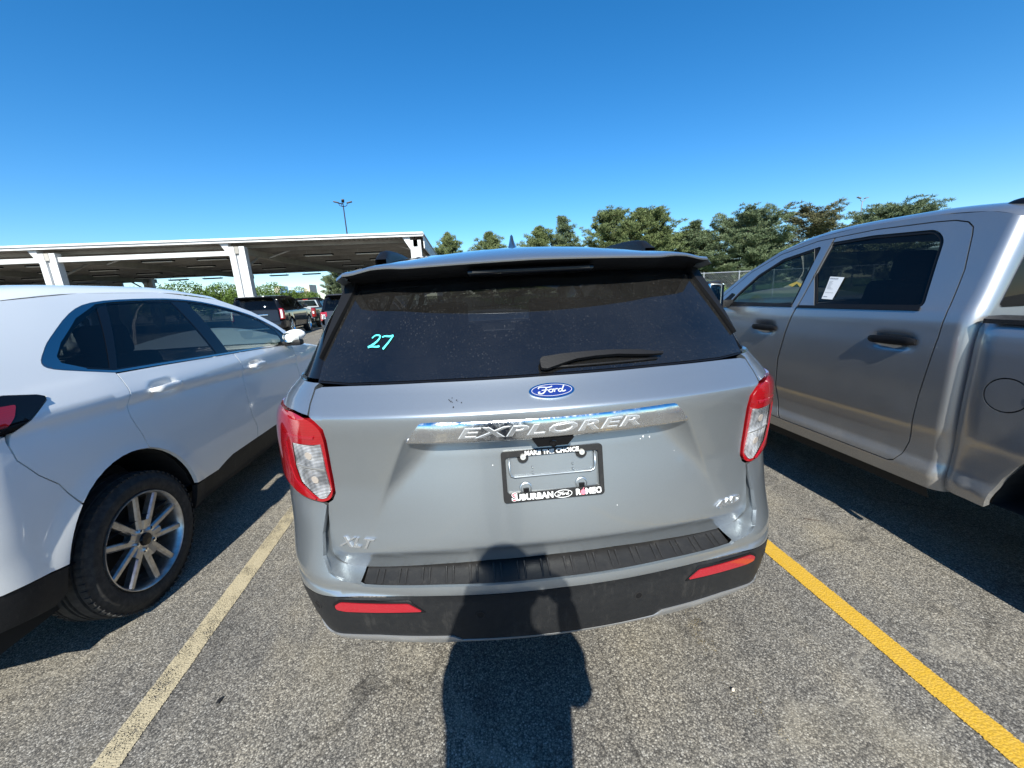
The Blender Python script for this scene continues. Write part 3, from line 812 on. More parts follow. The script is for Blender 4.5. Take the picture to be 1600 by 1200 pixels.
# lamps
for sx in (1, -1):
    outl = EXB.tail([(.724, 1.190), (.703, 1.180), (.681, 1.155), (.678, 1.12), (.683, 1.03), (.686, .935), (.698, .914), (.726, .902), (.80, .905)])+[(TY(.64), .945), (TY(.74), 1.03), (TY(.83), 1.12), (TY(.80), 1.165), (TY(.66), 1.182)]+EXB.tail([(.85, 1.197), (.78, 1.199)])
    lens = rounded(EXB.tail([(.686, 1.113), (.689, 1.02), (.688, .944), (.705, .922), (.726, .916), (.787, .966), (.795, 1.018), (.784, 1.109)]), .005)
    lamp = patch('tail_lamp', rounded(outl, .012), S_tail, 'lens_red', ex, .018, holes=[lens], rim=.03, sx=sx, off=.006, bulge=(.010, .03))
    patch('clear_lens', lens, S_tail, 'lens_clear', lamp, .012, rim=.02, sx=sx, off=.0135)
    zz = [(.690, 1.022), (.792, 1.026), (.792, 1.032), (.690, 1.028)]
    patch('lens_divider', EXB.tail(zz), S_tail, 'silver_plastic', lamp, .02, rim=.004, sx=sx, off=.0155)
    for (cz, cxx) in ((1.07, .735), (.985, .732)):
        bulb = [(cxx+.012*math.cos(a), cz+.013*math.sin(a)) for a in np.linspace(0, 2*math.pi, 15)[:-1]]
        patch('bulb', EXB.tail(bulb), S_tail, 'bulb_glass', lamp, .015, rim=.003, sx=sx, off=.0148)
    strip = EXB.tail([(.700, 1.140), (.80, 1.136), (.822, 1.11), (.832, 1.02), (.822, .965), (.745, .912), (.738, .917), (.812, .97), (.821, 1.02), (.812, 1.105), (.795, 1.128), (.702, 1.132)])
    patch('light_guide', strip, S_tail, 'reflector_red', lamp, .02, rim=.003, sx=sx, off=.0175)
    # quarter panel, with the sliver above the lamp
    q = EXB.tail([(.700, 1.281), (.715, 1.268), (.722, 1.228), (.722, 1.197), (.78, 1.204), (.85, 1.202)])+[(TY(.66), 1.188), (TY(.80), 1.172), (TY(.835), 1.12), (TY(.745), 1.025), (TY(.645), .94), (TY(.70), .88)]
    q += EXB.side(arc(1.03, .385, .45, .45, 122, 40))+[(TY(1.47), .70), (TY(1.50), .95), (TY(1.46), 1.28), (TY(.62), 1.285)]
    patch('quarter_panel', q, S_tail, 'paint_silver', ex, .03, gap=.0015, rim=.02, sx=sx)
    for (nm, pts) in (('rear_door', [(1.47, .70), (1.43, .60), (1.46, .42), (2.34, .42), (2.34, 1.275), (1.46, 1.28), (1.50, .95)]),
                      ('front_door', [(2.34, .42), (3.34, .42), (3.40, 1.0), (3.36, 1.26), (2.34, 1.275)]),
                      ('front_fender', [(3.34, .42), (3.59, .42)]+arc(4.05, .385, .45, .45, 172, 8)+[(4.55, .42), (4.55, .92), (4.2, 1.04), (3.8, 1.12), (3.36, 1.26), (3.40, 1.0)]),
                      ('sill', [(1.46, .30), (3.60, .30), (3.59, .415), (1.46, .415)])):
        patch(nm, EXB.side(pts), S_tail, 'paint_silver' if nm != 'sill' else 'plastic_black', ex, .07, gap=.0025, rim=.015, sx=sx)
    for y in (1.62, 2.55): door_handle(ex, EXB, y, 1.06, sx, 'paint_silver')
    wins = [('glass_privacy', rounded([(TY(.72), 1.33), (TY(.92), 1.55), (TY(1.44), 1.575), (TY(1.44), 1.31)], .03)),
            ('glass_privacy', rounded([(TY(1.50), 1.31), (TY(1.50), 1.578), (TY(2.28), 1.58), (TY(2.30), 1.30)], .03)),
            ('glass_green', rounded([(TY(2.38), 1.30), (TY(2.36), 1.58), (TY(2.75), 1.555), (TY(3.28), 1.31)], .03))]
    dlo = rounded([(TY(.66), 1.30), (TY(.88), 1.575), (TY(1.5), 1.60), (TY(2.3), 1.60), (TY(2.78), 1.575), (TY(3.38), 1.285)], .03)
    fr = [(.712, 1.287), (TY(.62), 1.288), (TY(1.5), 1.283), (TY(3.36), 1.265), (TY(3.62), 1.235), (TY(3.10), 1.545), (TY(2.7), 1.612), (TY(1.9), 1.645), (TY(1.0), 1.632), (TY(.62), 1.60), (.99, 1.59), (.86, 1.50), (.72, 1.36)]
    patch('side_frame', fr, EXB.surf(lambda x, z: ex_glass(x, z)+.03), 'gloss_black', ex, .05, holes=[dlo], rim=.02, sx=sx)
    patch('window_surround', dlo, S_tail, 'gloss_black', ex, .06, holes=[inset(wp, .004) for _, wp in wins], sx=sx, off=-.004)
    for gm, wp in wins: patch('side_window', wp, S_tail, gm, ex, .1, sx=sx, off=-.006, rim=0)
# bumper cover, lower cover, skid lip
up = EXB.tail([(0, .671), (.36, .668), (.56, .660), (.607, .660), (.62, .667), (.675, .672), (.719, .690), (.740, .733), (.740, .80), (.718, .890), (.728, .896), (.80, .898)])+[(TY(.64), .937), (TY(.695), .878)]+EXB.side(arc(1.03, .385, .45, .45, 123, 153, 6))
dn = [(TY(.60), .588)]+EXB.tail([(.90, .588), (.845, .590), (.80, .606), (.72, .618), (.62, .626), (.36, .637), (0, .643)])
bump_o = patch('bumper_cover', sym(up+dn), S_bump, 'paint_silver', ex, .016, rim=.012)
up2 = EXB.tail([(0, .641), (.36, .635), (.62, .624), (.72, .616), (.80, .604), (.845, .588), (.90, .586)])+[(TY(.60), .586)]
dn2 = EXB.side(arc(1.03, .385, .45, .45, 157, 172, 4))+[(TY(.56), .43)]+EXB.tail([(.86, .437), (.76, .453), (.58, .480), (.34, .491), (.31, .474), (0, .475)])
low_o = patch('lower_bumper', sym(up2+dn2), S_bump, 'plastic_black', ex, .022, rim=.012, off=.001)
up3 = EXB.tail([(0, .4745), (.31, .4735), (.34, .4905), (.58, .4795), (.75, .4545), (.84, .4405)])
dn3 = EXB.tail([(.84, .424), (.76, .428), (.57, .437), (.38, .443), (.33, .455), (0, .458)])
patch('skid_lip', sym(up3+dn3), EXB.surf(lambda x, z: ex_bump(x, z)+.42*np.maximum(0, .486-.06*np.asarray(x, float)**2-z)), 'silver_plastic', ex, .02, rim=.02, off=.005)
patch('under_valance', sym(EXB.tail([(0, .462), (.4, .447), (.66, .432), (.60, .405), (.4, .395), (0, .39)])), EXB.surf(lambda x, z: ex_bump(x, z)+(.46-z)*1.2+.012), 'underbody', ex, .05)
# flanges and loading step
for sx in (1, -1):
    A = [(.616, .668), (.675, .672), (.719, .690), (.740, .733), (.740, .80), (.718, .892)]
    Bq = [(.618, .668), (.672, .671), (.700, .685), (.7205, .745), (.7225, .80), (.717, .894)]
    A, Bq = spline(A, 6), spline(Bq, 6)
    secs = []
    for (a, b) in zip(A, Bq):
        pa = S_bump(np.array([EXB.tx(*a)]), np.array([a[1]]))[0]; pb = S_tail(np.array([EXB.tx(*b)]), np.array([b[1]]))[0]+np.array([0, .022, 0])
        secs.append([((pa+(pb-pa)*k+np.array([0, .010, -.004])*math.sin(math.pi*k))*np.array([sx, 1, 1])) for k in (0, .25, .5, .75, 1)])
    loft('bumper_flange', secs, 'paint_silver', bump_o, angle=80, flip=sx > 0)
secs = []
for x in np.linspace(-.612, .612, 41):
    zf = .668-.021*x*x*2.2; zb = .699-.085*x*x
    yf = float(ex_bump(x, .66)); yb = float(ex_tail(x, .70))+.02
    secs.append([(x, yf+.002, zf-.012), (x, yf+.006, zf-.002), (x, yf+.016, zf), (x, yb-.016, zb-.006), (x, yb, zb-.004), (x, yb+.004, zb-.03)])
mbp = MB(); n = 6
mbp.add([p for s in secs for p in s], [(i*n+k, i*n+k+1, (i+1)*n+k+1, (i+1)*n+k) for i in range(40) for k in range(5)])
for i in range(-8, 8):
    for d in (-.011, .011):
        x = (i+.5)*.075+d; zf = .668-.021*x*x*2.2; zb = .699-.085*x*x
        yf = float(ex_bump(x, .66))+.022; yb = float(ex_tail(x, .70))-.004; q = []
        for (yy, zz_) in ((yf, zf), (yb, zb-.006)):
            q += [(x-.004, yy, zz_-.001), (x-.002, yy, zz_+.0035), (x+.002, yy, zz_+.0035), (x+.004, yy, zz_-.001)]
        mbp.add(q, [(0, 1, 5, 4), (1, 2, 6, 5), (2, 3, 7, 6), (0, 3, 2, 1), (4, 5, 6, 7)])
mbp.build('step_pad', 'plastic_step', bump_o, True, 30)
# reflectors, parking sensors
for sx in (1, -1):
    rf = rounded(EXB.tail([(.424, .592), (.466, .617), (.686, .604), (.706, .590), (.702, .575), (.672, .572)]), .008)
    patch('reflector', rf, S_bump, 'reflector_red', low_o, .02, rim=.012, sx=sx, off=.006)
    fr = rounded(EXB.tail([(.412, .586), (.460, .624), (.690, .611), (.714, .593), (.708, .569), (.672, .566)]), .008)
    patch('reflector_bezel', fr, S_bump, 'plastic_dark', low_o, .02, holes=[rf], rim=.006, sx=sx, off=.003)
    for (cx, cz) in ((.249, .575), (.774, .560)):
        ring = [(cx+.0135*math.cos(a), cz+.0135*math.sin(a)) for a in np.linspace(0, 2*math.pi, 19)[:-1]]
        inn = [(cx+.0105*math.cos(a), cz+.0105*math.sin(a)) for a in np.linspace(0, 2*math.pi, 19)[:-1]]
        patch('parking_sensor', EXB.tail(ring), S_bump, 'plastic_frame', low_o, .02, holes=[EXB.tail(inn)], rim=.002, sx=sx, off=.0022)
        patch('sensor_eye', EXB.tail(inn), S_bump, 'plastic_dark', low_o, .02, rim=.001, sx=sx, off=.0015)
# rear screen, fins, spoiler
gl = [(0, 1.572), (.40, 1.567), (.598, 1.558), (.655, 1.43), (.690, 1.345), (.703, 1.288), (.60, 1.2815), (.3, 1.2855), (0, 1.2865)]
patch('rear_window', sym(gl), S_glass, 'glass_dusty', ex, .05, rim=0, off=.0)
fr_out = [(0, 1.60), (.45, 1.597), (.612, 1.585), (.668, 1.43), (.706, 1.345), (.712, 1.283), (.60, 1.277), (.3, 1.2805), (0, 1.2815)]
inn = [(0, 1.545), (.40, 1.540), (.575, 1.532), (.640, 1.41), (.678, 1.335), (.690, 1.303), (.60, 1.298), (.3, 1.302), (0, 1.303)]
patch('window_border', sym(fr_out), S_glass, 'gloss_black', ex, .03, holes=[sym(inn)], rim=.0, off=-.004)
for sx in (1, -1):
    fin = rounded([(.699, 1.345), (.662, 1.425), (.600, 1.552), (.595, 1.583), (.624, 1.596), (.652, 1.51), (.684, 1.41)], .004)
    patch('pillar_fin', EXB.tail(fin), S_glass, 'plastic_dark', ex, .02, rim=.06, sx=sx, off=.014)
def ex_spoil(x):
    a = abs(x); te = .205+.34*a*a
    e = float(sstep(.40, .47, a)); e2 = float(sstep(.50, .60, a))
    zb = 1.618-.014*a+.005*e-.012*e2; zt = zb+.010
    zr = 1.704-.15*a*a
    return te, zt, zb, zr, e
secs, under = [], []
for x in np.linspace(-.615, .615, 61):
    te, zt, zb, zr, e = ex_spoil(x)
    secs.append([(x, .80+.1*x*x, zr+.004), (x, .70+.1*x*x, zr-.006), (x, te+.34, zt+(zr-zt)*.86), (x, te+.22, zt+(zr-zt)*.66), (x, te+.13, zt+(zr-zt)*.44), (x, te+.06, zt+(zr-zt)*.22), (x, te+.010, zt+.001), (x, te+.003, zt-.003), (x, te, zb+.004), (x, te+.002, zb)])
    under.append([(x, te+.003, zb), (x, te+.02, zb-.002), (x, te+.07, zb-.006-.006*(1-e)), (x, .36+.25*x*x, 1.585-.03*x*x), (x, .42+.25*x*x, 1.60-.03*x*x)])
sp = loft('spoiler', secs, 'paint_silver', ex, angle=50)
loft('spoiler_underside', under, 'plastic_dark', sp, angle=50)
for sx in (1, -1):
    x = .615*sx; te, zt, zb, zr, e = ex_spoil(.615)
    V = [(x, te, zb), (x, te+.01, zt), (x, .60, zr), (x, .60, 1.56), (x, .44, 1.585)]
    V2 = [(v[0]+.025*sx, v[1]+.02, v[2]-.012) for v in V]
    mesh_obj('spoiler_end', V+V2, [(5, 6, 7, 8, 9), (0, 1, 6, 5), (1, 2, 7, 6), (0, 5, 9, 4)], 'paint_silver', sp, True, angle=30)
bm = bmesh.new(); box_bm(bm, (-.015, .275, 1.590), (.40, .05, .016), Matrix.Rotation(rad(-12), 3, 'X'), .006)
bl = bm_obj('brake_lamp', bm, 'gloss_black', ex, True)
box('brake_lamp_lens', (-.015, .250, 1.593), (.37, .006, .006), 'plastic_frame', bl)
# roof, rails, aerial, screens, bonnet, nose
zs = pchip([(.5, 1.595), (1.0, 1.632), (1.9, 1.645), (2.7, 1.612), (3.10, 1.545)])
zc = pchip([(.5, 1.665), (.8, 1.704), (1.1, 1.720), (1.8, 1.728), (2.6, 1.702), (3.10, 1.60)])
roof = roof_loft('roof', EXB, np.linspace(.62, 3.1, 22), zs, zc, 'paint_silver', ex, -6, 33)
for sx in (1, -1):
    V = []
    secs = []
    for y, h, in ((.66, .0), (.69, .018), (.73, .038), (.79, .046), (.87, .052), (.97, .054), (1.15, .052), (1.8, .050), (2.5, .046), (2.72, .02), (2.8, .0)):
        zb = 1.682+.02*float(sstep(.7, 1.4, y))-.02*float(sstep(2.3, 2.8, y)); hw = .022
        secs.append([(sx*.555-hw, y, zb-.03), (sx*.555-hw*.95, y, zb+h*.62), (sx*.555-hw*.6, y, zb+h*.93), (sx*.555, y, zb+h), (sx*.555+hw*.6, y, zb+h*.93), (sx*.555+hw*.95, y, zb+h*.62), (sx*.555+hw, y, zb-.03)])
    loft('roof_rail', secs, 'plastic_dark', roof, angle=50, flip=False)
secs = []
for k, (y, h, wv) in enumerate(((.74, .0, .034), (.80, .016, .046), (.86, .036, .044), (.90, .062, .030), (.93, .088, .014), (.945, .090, .012), (.96, .035, .026), (.97, .0, .024))):
    zb = 1.706
    secs.append([(-wv, y, zb-.006), (-wv*.8, y, zb+h*.25), (-.006, y, zb+h*.92), (0, y, zb+h), (.006, y, zb+h*.92), (wv*.8, y, zb+h*.25), (wv, y, zb-.006)])
loft('aerial', secs, 'paint_charcoal', roof, angle=60)
screen_loft('windshield', EXB, [(3.10, 1.547), (3.28, 1.45), (3.45, 1.345), (3.62, 1.235)], .12, 'glass_green', ex)
roof_loft('bonnet', EXB, np.linspace(3.60, 4.6, 10), pchip([(3.6, 1.17), (4.2, 1.04), (4.6, .93)]), pchip([(3.6, 1.24), (4.2, 1.15), (4.7, 1.02)]), 'paint_silver', ex, .5)
TF = EXB.tf+EXB.Lc+EXB.xf1
patch('front_bumper', [(TF, 1.0), (TF-.6, .98), (TY(4.45), .90), (TY(4.45), .42), (TF-.6, .30), (TF, .28)], S_tail, 'paint_silver', ex, .08, sx=1)
patch('front_bumper', [(TF, 1.0), (TF-.6, .98), (TY(4.45), .90), (TY(4.45), .42), (TF-.6, .30), (TF, .28)], S_tail, 'paint_silver', ex, .08, sx=-1)
for sx in (1, -1):
    patch('headlamp', rounded([(TF-.62, .93), (TY(4.48), .90), (TY(4.40), .80), (TF-.62, .80)], .02), S_tail, 'lens_clear', ex, .06, sx=sx, off=.006)
    patch('grille', [(TF, .93), (TF-.56, .91), (TF-.52, .62), (TF, .60)], S_tail, 'plastic_dark', ex, .08, sx=sx, off=.008)
    for y in (1.03, 4.05): make_wheel(ex, (.84*sx, y, .385), .385, .25, .25, sx, 'five', False)
# inner shell and cabin
for sx in (1, -1):
    patch('inner_shell', [(.10, .60), (.10, 1.22), (TY(.7), 1.22), (TY(3.5), 1.20), (TY(3.5), .44)]+EXB.side(arc(1.03, .385, .47, .47, 20, 178, 8)), EXB.surf(lambda x, z: ex_tail(x, z)+.05), 'inner_dark', ex, .12, sx=sx, off=-.05, rim=0)
    for y in (1.03, 4.05):
        V, F = lathe([(.62*sx, .47), (.93*sx, .47)], 24); 
        mesh_obj('wheel_liner', [(a, b+y, max(.44, c+.385)) for a, b, c in V], F, 'underbody', ex)
box('floor_pan', (0, 2.6, .40), (1.24, 4.1, .08), 'underbody', ex)
cabin(ex, .35, 3.4, .80, .46, 3.28, [(2.55, False), (1.75, True), (.95, True)])
box('cargo_cover', (0, .50, .98), (1.30, .42, .03), 'inner_dark', ex)
# chrome name bar
_pcr = pchip([(1.108, .062), (1.114, .040), (1.122, .031), (1.150, .031), (1.172, .034), (1.176, .036), (1.190, .052), (1.198, .070)])
def ex_bar(x, z): return _pcr(z)+.22*np.asarray(x, float)**2+.06*np.maximum(0, np.abs(x)-.34)
def S_bar(x, z): return np.stack([x, ex_bar(x, z), z+0*x], -1)
barh = [(0, 1.194), (.31, 1.1925), (.352, 1.188), (.382, 1.175), (.403, 1.150), (.426, 1.117), (.38, 1.1125), (.2, 1.111), (0, 1.111)]
bar = patch('name_bar', sym(barh), S_bar, 'chrome', ex, .008, lines=[[(x_, z_) for x_ in np.linspace(-h_, h_, 81)] for z_, h_ in ((1.1735, .372), (1.178, .362), (1.187, .335), (1.119, .405))], rim=.05, ref=(0, 3, 1.1))
V, F = text_data('EXPLORER', .041, .28, .0004, .0020, 2.5, 1.12)
mesh_obj('bar_lettering', map_flat(V, lambda a, b, c: (a-.013, float(ex_bar(a-.013, 1.144+b))-c-.0012, 1.144+b)), F, 'bright_letter', bar)
# thin dark outline under the letters so that they stand off the bar
V, F = text_data('EXPLORER', .041, .28, .0015, .0006, 2.5, 1.12)
mesh_obj('lettering_groove', map_flat(V, lambda a, b, c: (a-.013, float(ex_bar(a-.013, 1.144+b))-c-.0002, 1.144+b)), F, 'weathered_steel', bar)
def flat_on_tail(x0, z0, lift=.002, S=S_tail):
    P = S(np.array([x0, x0+.01, x0]), np.array([z0, z0, z0+.01])); o = P[0]
    ux = (P[1]-P[0])/np.linalg.norm(P[1]-P[0]); uz = P[2]-P[0]; uz = uz-ux*(uz@ux); uz /= np.linalg.norm(uz); nn = np.cross(ux, uz)
    return lambda a, b, c: tuple(o+ux*a+uz*b+nn*(c+lift))
V, F = text_data('XLT', .046, .35, .0006, .003, 1.35)
mesh_obj('trim_badge', map_flat(V, flat_on_tail(-.632, .772, .003)), F, 'bright_letter', tail_o)
V, F = text_data('4WD', .034, .35, .0006, .003, 1.45)
mesh_obj('drive_badge', map_flat(V, flat_on_tail(.622, .781, .003)), F, 'bright_letter', tail_o)
# oval emblem
fo = flat_on_tail(.0035, 1.2405, .0)
def disc(rx, rz, z0, z1, n=40):
    V = [(rx*math.cos(a), rz*math.sin(a), z) for z in (z0, z1) for a in np.linspace(0, 2*math.pi, n+1)[:-1]]
    return V, [tuple(range(n, 2*n))]+[(i, (i+1) % n, n+(i+1) % n, n+i) for i in range(n)]
V, F = disc(.067, .0265, -.02, .006); em = mesh_obj('oval_emblem', map_flat(V, fo), F, 'chrome_clean', tail_o)
V, F = disc(.0625, .0225, 0, .0072); mesh_obj('emblem_field', map_flat(V, fo), F, 'blue_enamel', em)
mb = MB()
for pts, wd in SCRIPT:
    V, F = ribbon([(p[0]*.040, p[1]*.0225) for p in pts], wd*.030, .0085); mb.add(V, F)
th = np.linspace(0, 2*math.pi, 41)
mb.add(*ribbon([(.0585*math.cos(a), .0192*math.sin(a)) for a in th[::2]], .0007, .0085))
mesh_obj('emblem_lettering', map_flat(mb.V, fo), mb.F, 'emblem_silver', em)
# reversing camera
V = []
for (hw, z, y) in ((.060, 1.114, .030), (.060, 1.114, .085), (.044, 1.088, .042), (.044, 1.088, .095)):
    V += [(-.004-hw, y, z), (-.004+hw, y, z)]
cm = mesh_obj('reversing_camera', V, [(0, 1, 5, 4), (4, 5, 7, 6), (0, 4, 6, 2), (1, 3, 7, 5), (0, 2, 3, 1)], 'plastic_dark', tail_o)
V, F = lathe([(.0, .011), (.007, .011), (.008, .008), (.004, .007), (.003, .0)], 20)
mesh_obj('camera_lens', [(b-.004, .036-a, 1.100+c) for a, b, c in V], F, 'gloss_black', cm, True, angle=40)
# plate frame and the bare plate mount behind it
_o = np.array([0.0015, 0, .985])
def fp(a, b, c):
    z = .985+b*.985
    return (a+.0015, float(_pc(z))+.22*a*a*.3-.004-c, z)
outer = rounded([(-.156, .079), (.156, .079), (.156, -.079), (-.156, -.079)], .012)
innr = rounded([(-.143, .060), (.143, .060), (.143, -.0505), (-.143, -.0505)], .008)
def S_fr(x, z): return np.stack([x+.0015, _pc(.985+z*.985)-.007+0*x, .985+z*.985+0*x], -1)
pf = patch('plate_frame', outer, S_fr, 'plastic_frame', ex, .02, holes=[innr], rim=.009, ref=(0, 3, 1))
for sx in (1, -1):
    cu = [(.090*sx+.017*math.cos(a), .057+.017*math.sin(a)) for a in np.linspace(math.pi, 2*math.pi, 10)]
    patch('frame_tab', cu, S_fr, 'plastic_frame', pf, .02, rim=.006, off=.0005, ref=(0, 3, 1))
    V, F = disc(.0085, .0085, 0, .007, 16); mesh_obj('screw', [fp(a+.090*sx, b+.0605, c+.004) for a, b, c in V], F, 'screw', pf)
    V, F = disc(.004, .004, 0, .0075, 6); mesh_obj('screw_socket', [fp(a+.090*sx, b+.0605, c+.004) for a, b, c in V], F, 'weathered_steel', pf)
    V, F = lathe([(0, .020), (.004, .019), (.005, .016), (.002, .014), (.002, .0)], 28); mesh_obj('mounting_boss', [fp(b+.086*sx, c-.040, a-.004) for a, b, c in V], F, 'paint_silver', tail_o, True, angle=30)
    box('boss_slot', fp(.086*sx, -.044, .001), (.017, .006, .012), 'plastic_dark', tail_o)
    for dz in (.024, .008):
        V, F = lathe([(-.002, .0032), (.002, .0028), (.003, .0)], 10); mesh_obj('mount_stud', [fp(b+.062*sx, c+dz, a) for a, b, c in V], F, 'paint_silver', tail_o, True)
ridge = [(-.132, .058), (-.132, .012), (-.128, .001), (-.118, -.003), (.118, -.003), (.128, .001), (.132, .012), (.132, .058)]
V, F = tube_data([fp(a, b, .0005) for a, b in ridge], .0034, 8); mesh_obj('embossed_ridge', V, F, 'paint_silver', tail_o, True)
def frame_text(s, size, u, v, mat, sxx=1.0, off=.0006, sp=1.0):
    V, F = text_data(s, size, 0, off, .0002, sxx, sp)
    mesh_obj('frame_lettering', [fp(a+u, b+v, c+.0042) for a, b, c in V], F, mat, pf)
frame_text('MAKE THE CHOICE', .0178, -.001, .0685, 'white_print', 1.02, .0009, 1.06)
frame_text('S', .0330, -.123, -.0625, 'white_print', 1.1, .0016)
frame_text('S', .0330, -.123, -.0625, 'red_print', 1.1, .0003)
bpy.data.objects[-1] if False else None
frame_text('UBURBAN', .0250, -.062, -.0648, 'white_print', .98, .0012, 1.04)
frame_text('R', .0250, .0725, -.0648, 'white_print', .98, .0012)
frame_text('MEO', .0250, .1215, -.0648, 'white_print', .98, .0012, 1.04)
V, F = disc(.0085, .0085, 0, .0003, 18); mesh_obj('frame_apple', [fp(a+.0885, b-.0655, c+.0044) for a, b, c in V], F, 'pink_print', pf)
V, F = ribbon([(.0885, -.058), (.0895, -.054), (.092, -.052)], .0009, .0046); mesh_obj('frame_apple_stalk', [fp(*v) for v in V], F, 'pink_print', pf)
mb = MB()
mb.add(*ribbon([(.0265+.0268*math.cos(a), -.0645+.0112*math.sin(a)) for a in th[::2]], .0009, .0046))
for pts, wd in SCRIPT:
    V, F = ribbon([(p[0]*.0175+.0265, p[1]*.0105-.0645) for p in pts], wd*.0165, .0046); mb.add(V, F)
mesh_obj('frame_oval_mark', [fp(*v) for v in mb.V], mb.F, 'white_print', pf)
# marker figures and wiper on the rear screen
def px27(p): return (-.545+(430+p[0]*.25-575)*.00207, 1.376-(360+p[1]*.25-545)*.00174)
def on_glass(a, b, c):
    p = S_glass(np.array([a]), np.array([b]))[0]; return (p[0], p[1]-.004, p[2]+.002)
mb = MB()
for st in ([(607, 672), (628, 655), (652, 655), (658, 668), (640, 695), (605, 722), (584, 733)], [(584, 733), (610, 729), (640, 731), (656, 727)],
           [(672, 668), (690, 662), (720, 664), (742, 660)], [(740, 661), (722, 690), (700, 720), (678, 748)]):
    mb.add(*ribbon([px27(p) for p in st], lambda t: .0017+.0013*t, 0))
mesh_obj('marker_figures', [on_glass(*v) for v in mb.V], mb.F, 'cyan_marker', ex)
arm = [(-.018, 1.292), (-.020, 1.314), (-.012, 1.321), (.05, 1.3262), (.12, 1.3280), (.20, 1.3270), (.29, 1.3212), (.332, 1.3145), (.338, 1.3125), (.372, 1.3095), (.373, 1.304), (.336, 1.3045), (.29, 1.3075), (.22, 1.3138), (.15, 1.3138), (.09, 1.3100), (.045, 1.3005), (.0, 1.2895)]
patch('wiper', rounded(arm, .004), S_glass, 'plastic_dark', ex, .02, rim=.016, off=.026, bulge=(.004, .010))
V, F = tube_data([on_glass(x, 1.300-.001*abs(x), 0) for x in np.linspace(.02, .36, 8)], .0045, 6); mesh_obj('wiper_blade', V, F, 'plastic_dark', ex, True)
# specks of dirt on the tailgate
mb = MB(); rd = random.Random(3)
for k_ in range(9):
    f_ = flat_on_tail(-.272+rd.uniform(-.022, .022), 1.226+rd.uniform(-.010, .012), .0008); r_ = rd.uniform(.0008, .0022)
    mb.add([f_(r_*math.cos(a), r_*1.4*math.sin(a), 0) for a in np.linspace(0, 2*math.pi, 8)[:-1]], [tuple(range(7))])
tag(mb.build('dirt_spots', 'plastic_dark', tail_o), kind='stuff')
mb = MB()
for (x_, z_, r_) in ((.300, 1.062, .0035), (.318, 1.075, .0026), (.290, 1.056, .002), (.322, 1.058, .003), (-.18, 1.02, .002), (.41, 1.0, .0018), (.20, .86, .002)):
    r_ *= .62; f_ = flat_on_tail(x_, z_, .0008); mb.add([f_(r_*math.cos(a), r_*1.5*math.sin(a), 0) for a in np.linspace(0, 2*math.pi, 8)[:-1]], [tuple(range(7))])
tag(mb.build('dried_drops', 'white_print', tail_o), kind='stuff')

# ------------------------------------------------------------------ white SUV on the left
es = empty('white_suv', (-2.68, 1.11, 0), 0.0)
tag(es, 'white SUV with privacy glass and twin-spoke alloy wheel parked at the left edge', 'car')
esW = pchip([(.24, .84), (.34, .895), (.50, .925), (.75, .938), (.95, .940), (1.10, .934), (1.20, .905), (1.30, .858), (1.45, .775), (1.60, .675), (1.72, .58)])
_ez = pchip([(.3, 1.13), (1.06, 1.113), (2.11, 1.06), (2.97, 1.013), (3.6, .975), (4.2, .92)])
_ea = arch_bump([(.955, .355), (3.665, .355)], .40, .022)
def es_bump(y, z):
    d = np.asarray(z, float)-_ez(y)
    f = 1-sstep(3.6, 4.2, y)*.6
    b = -.017*np.clip(-d/.05, 0, 1)*np.exp(-np.maximum(-d-.05, 0)/.10)*(d < 0)
    b = b-.10*np.maximum(0, np.minimum(d, .12))
    for hy, hz in ((1.300, 1.106), (2.305, 1.064)):
        b = b-.016*np.exp(-((np.asarray(y, float)-hy)/.085)**4-((np.asarray(z, float)-hz)/.034)**4)
    return b*f+_ea(y, z)
_er = pchip([(.25, .10), (.45, .03), (.60, .01), (.80, .04), (1.0, .08), (1.15, .11), (1.30, .19), (1.50, .34), (1.65, .46)])
_ef = pchip([(.2, 4.42), (.5, 4.58), (.75, 4.55), (.95, 4.42), (1.05, 4.2)])
ESB = Body(esW, 4.58, .58, .46, .50, 4.02, lambda x, z: _er(z)+.16*np.asarray(x, float)**2, lambda x, z: _ef(z)-.25*np.asarray(x, float)**2,
           bump=es_bump, taper=lambda y: 1-.05*sstep(3.2, 4.3, y)-.03*(1-sstep(.3, 1.1, y)))
SE = ESB.surf(); ty = ESB.T
A0 = (.955, .355, .41, .485)
crs = [[(ty(y), float(_ez(y))+dz) for y in np.linspace(.62, 3.9, 120)] for dz in (0.0, -.05)]
def cut(lines, y0, y1): return [[p for p in L if ty(y0) < p[0] < ty(y1)] for L in lines]
es_dlo = [(1.086, 1.234), (.956, 1.266), (.835, 1.300), (.812, 1.330), (.86, 1.378), (.94, 1.435), (1.133, 1.540), (1.316, 1.594), (1.614, 1.612), (2.003, 1.610), (2.328, 1.568), (2.70, 1.468), (2.90, 1.370), (3.02, 1.290), (3.06, 1.20), (2.99, 1.150), (2.50, 1.176), (1.909, 1.200), (1.405, 1.222)]
es_dlo = [es_dlo[0]]+spline(es_dlo[1:16], 3)[:-1]+es_dlo[15:]
es_wins = [('glass_privacy', rounded([(.872, 1.326), (.93, 1.376), (1.085, 1.472), (1.29, 1.560), (1.330, 1.575), (1.082, 1.256), (.97, 1.285)], .012)),
           ('glass_privacy', rounded([(1.395, 1.588), (1.65, 1.597), (1.918, 1.594), (1.922, 1.214), (1.42, 1.236), (1.110, 1.250)], .012)),
           ('glass_green', rounded([(2.060, 1.590), (2.30, 1.556), (2.55, 1.498), (2.80, 1.405), (2.935, 1.300), (2.950, 1.215), (2.88, 1.168), (2.45, 1.190), (2.045, 1.208)], .012))]
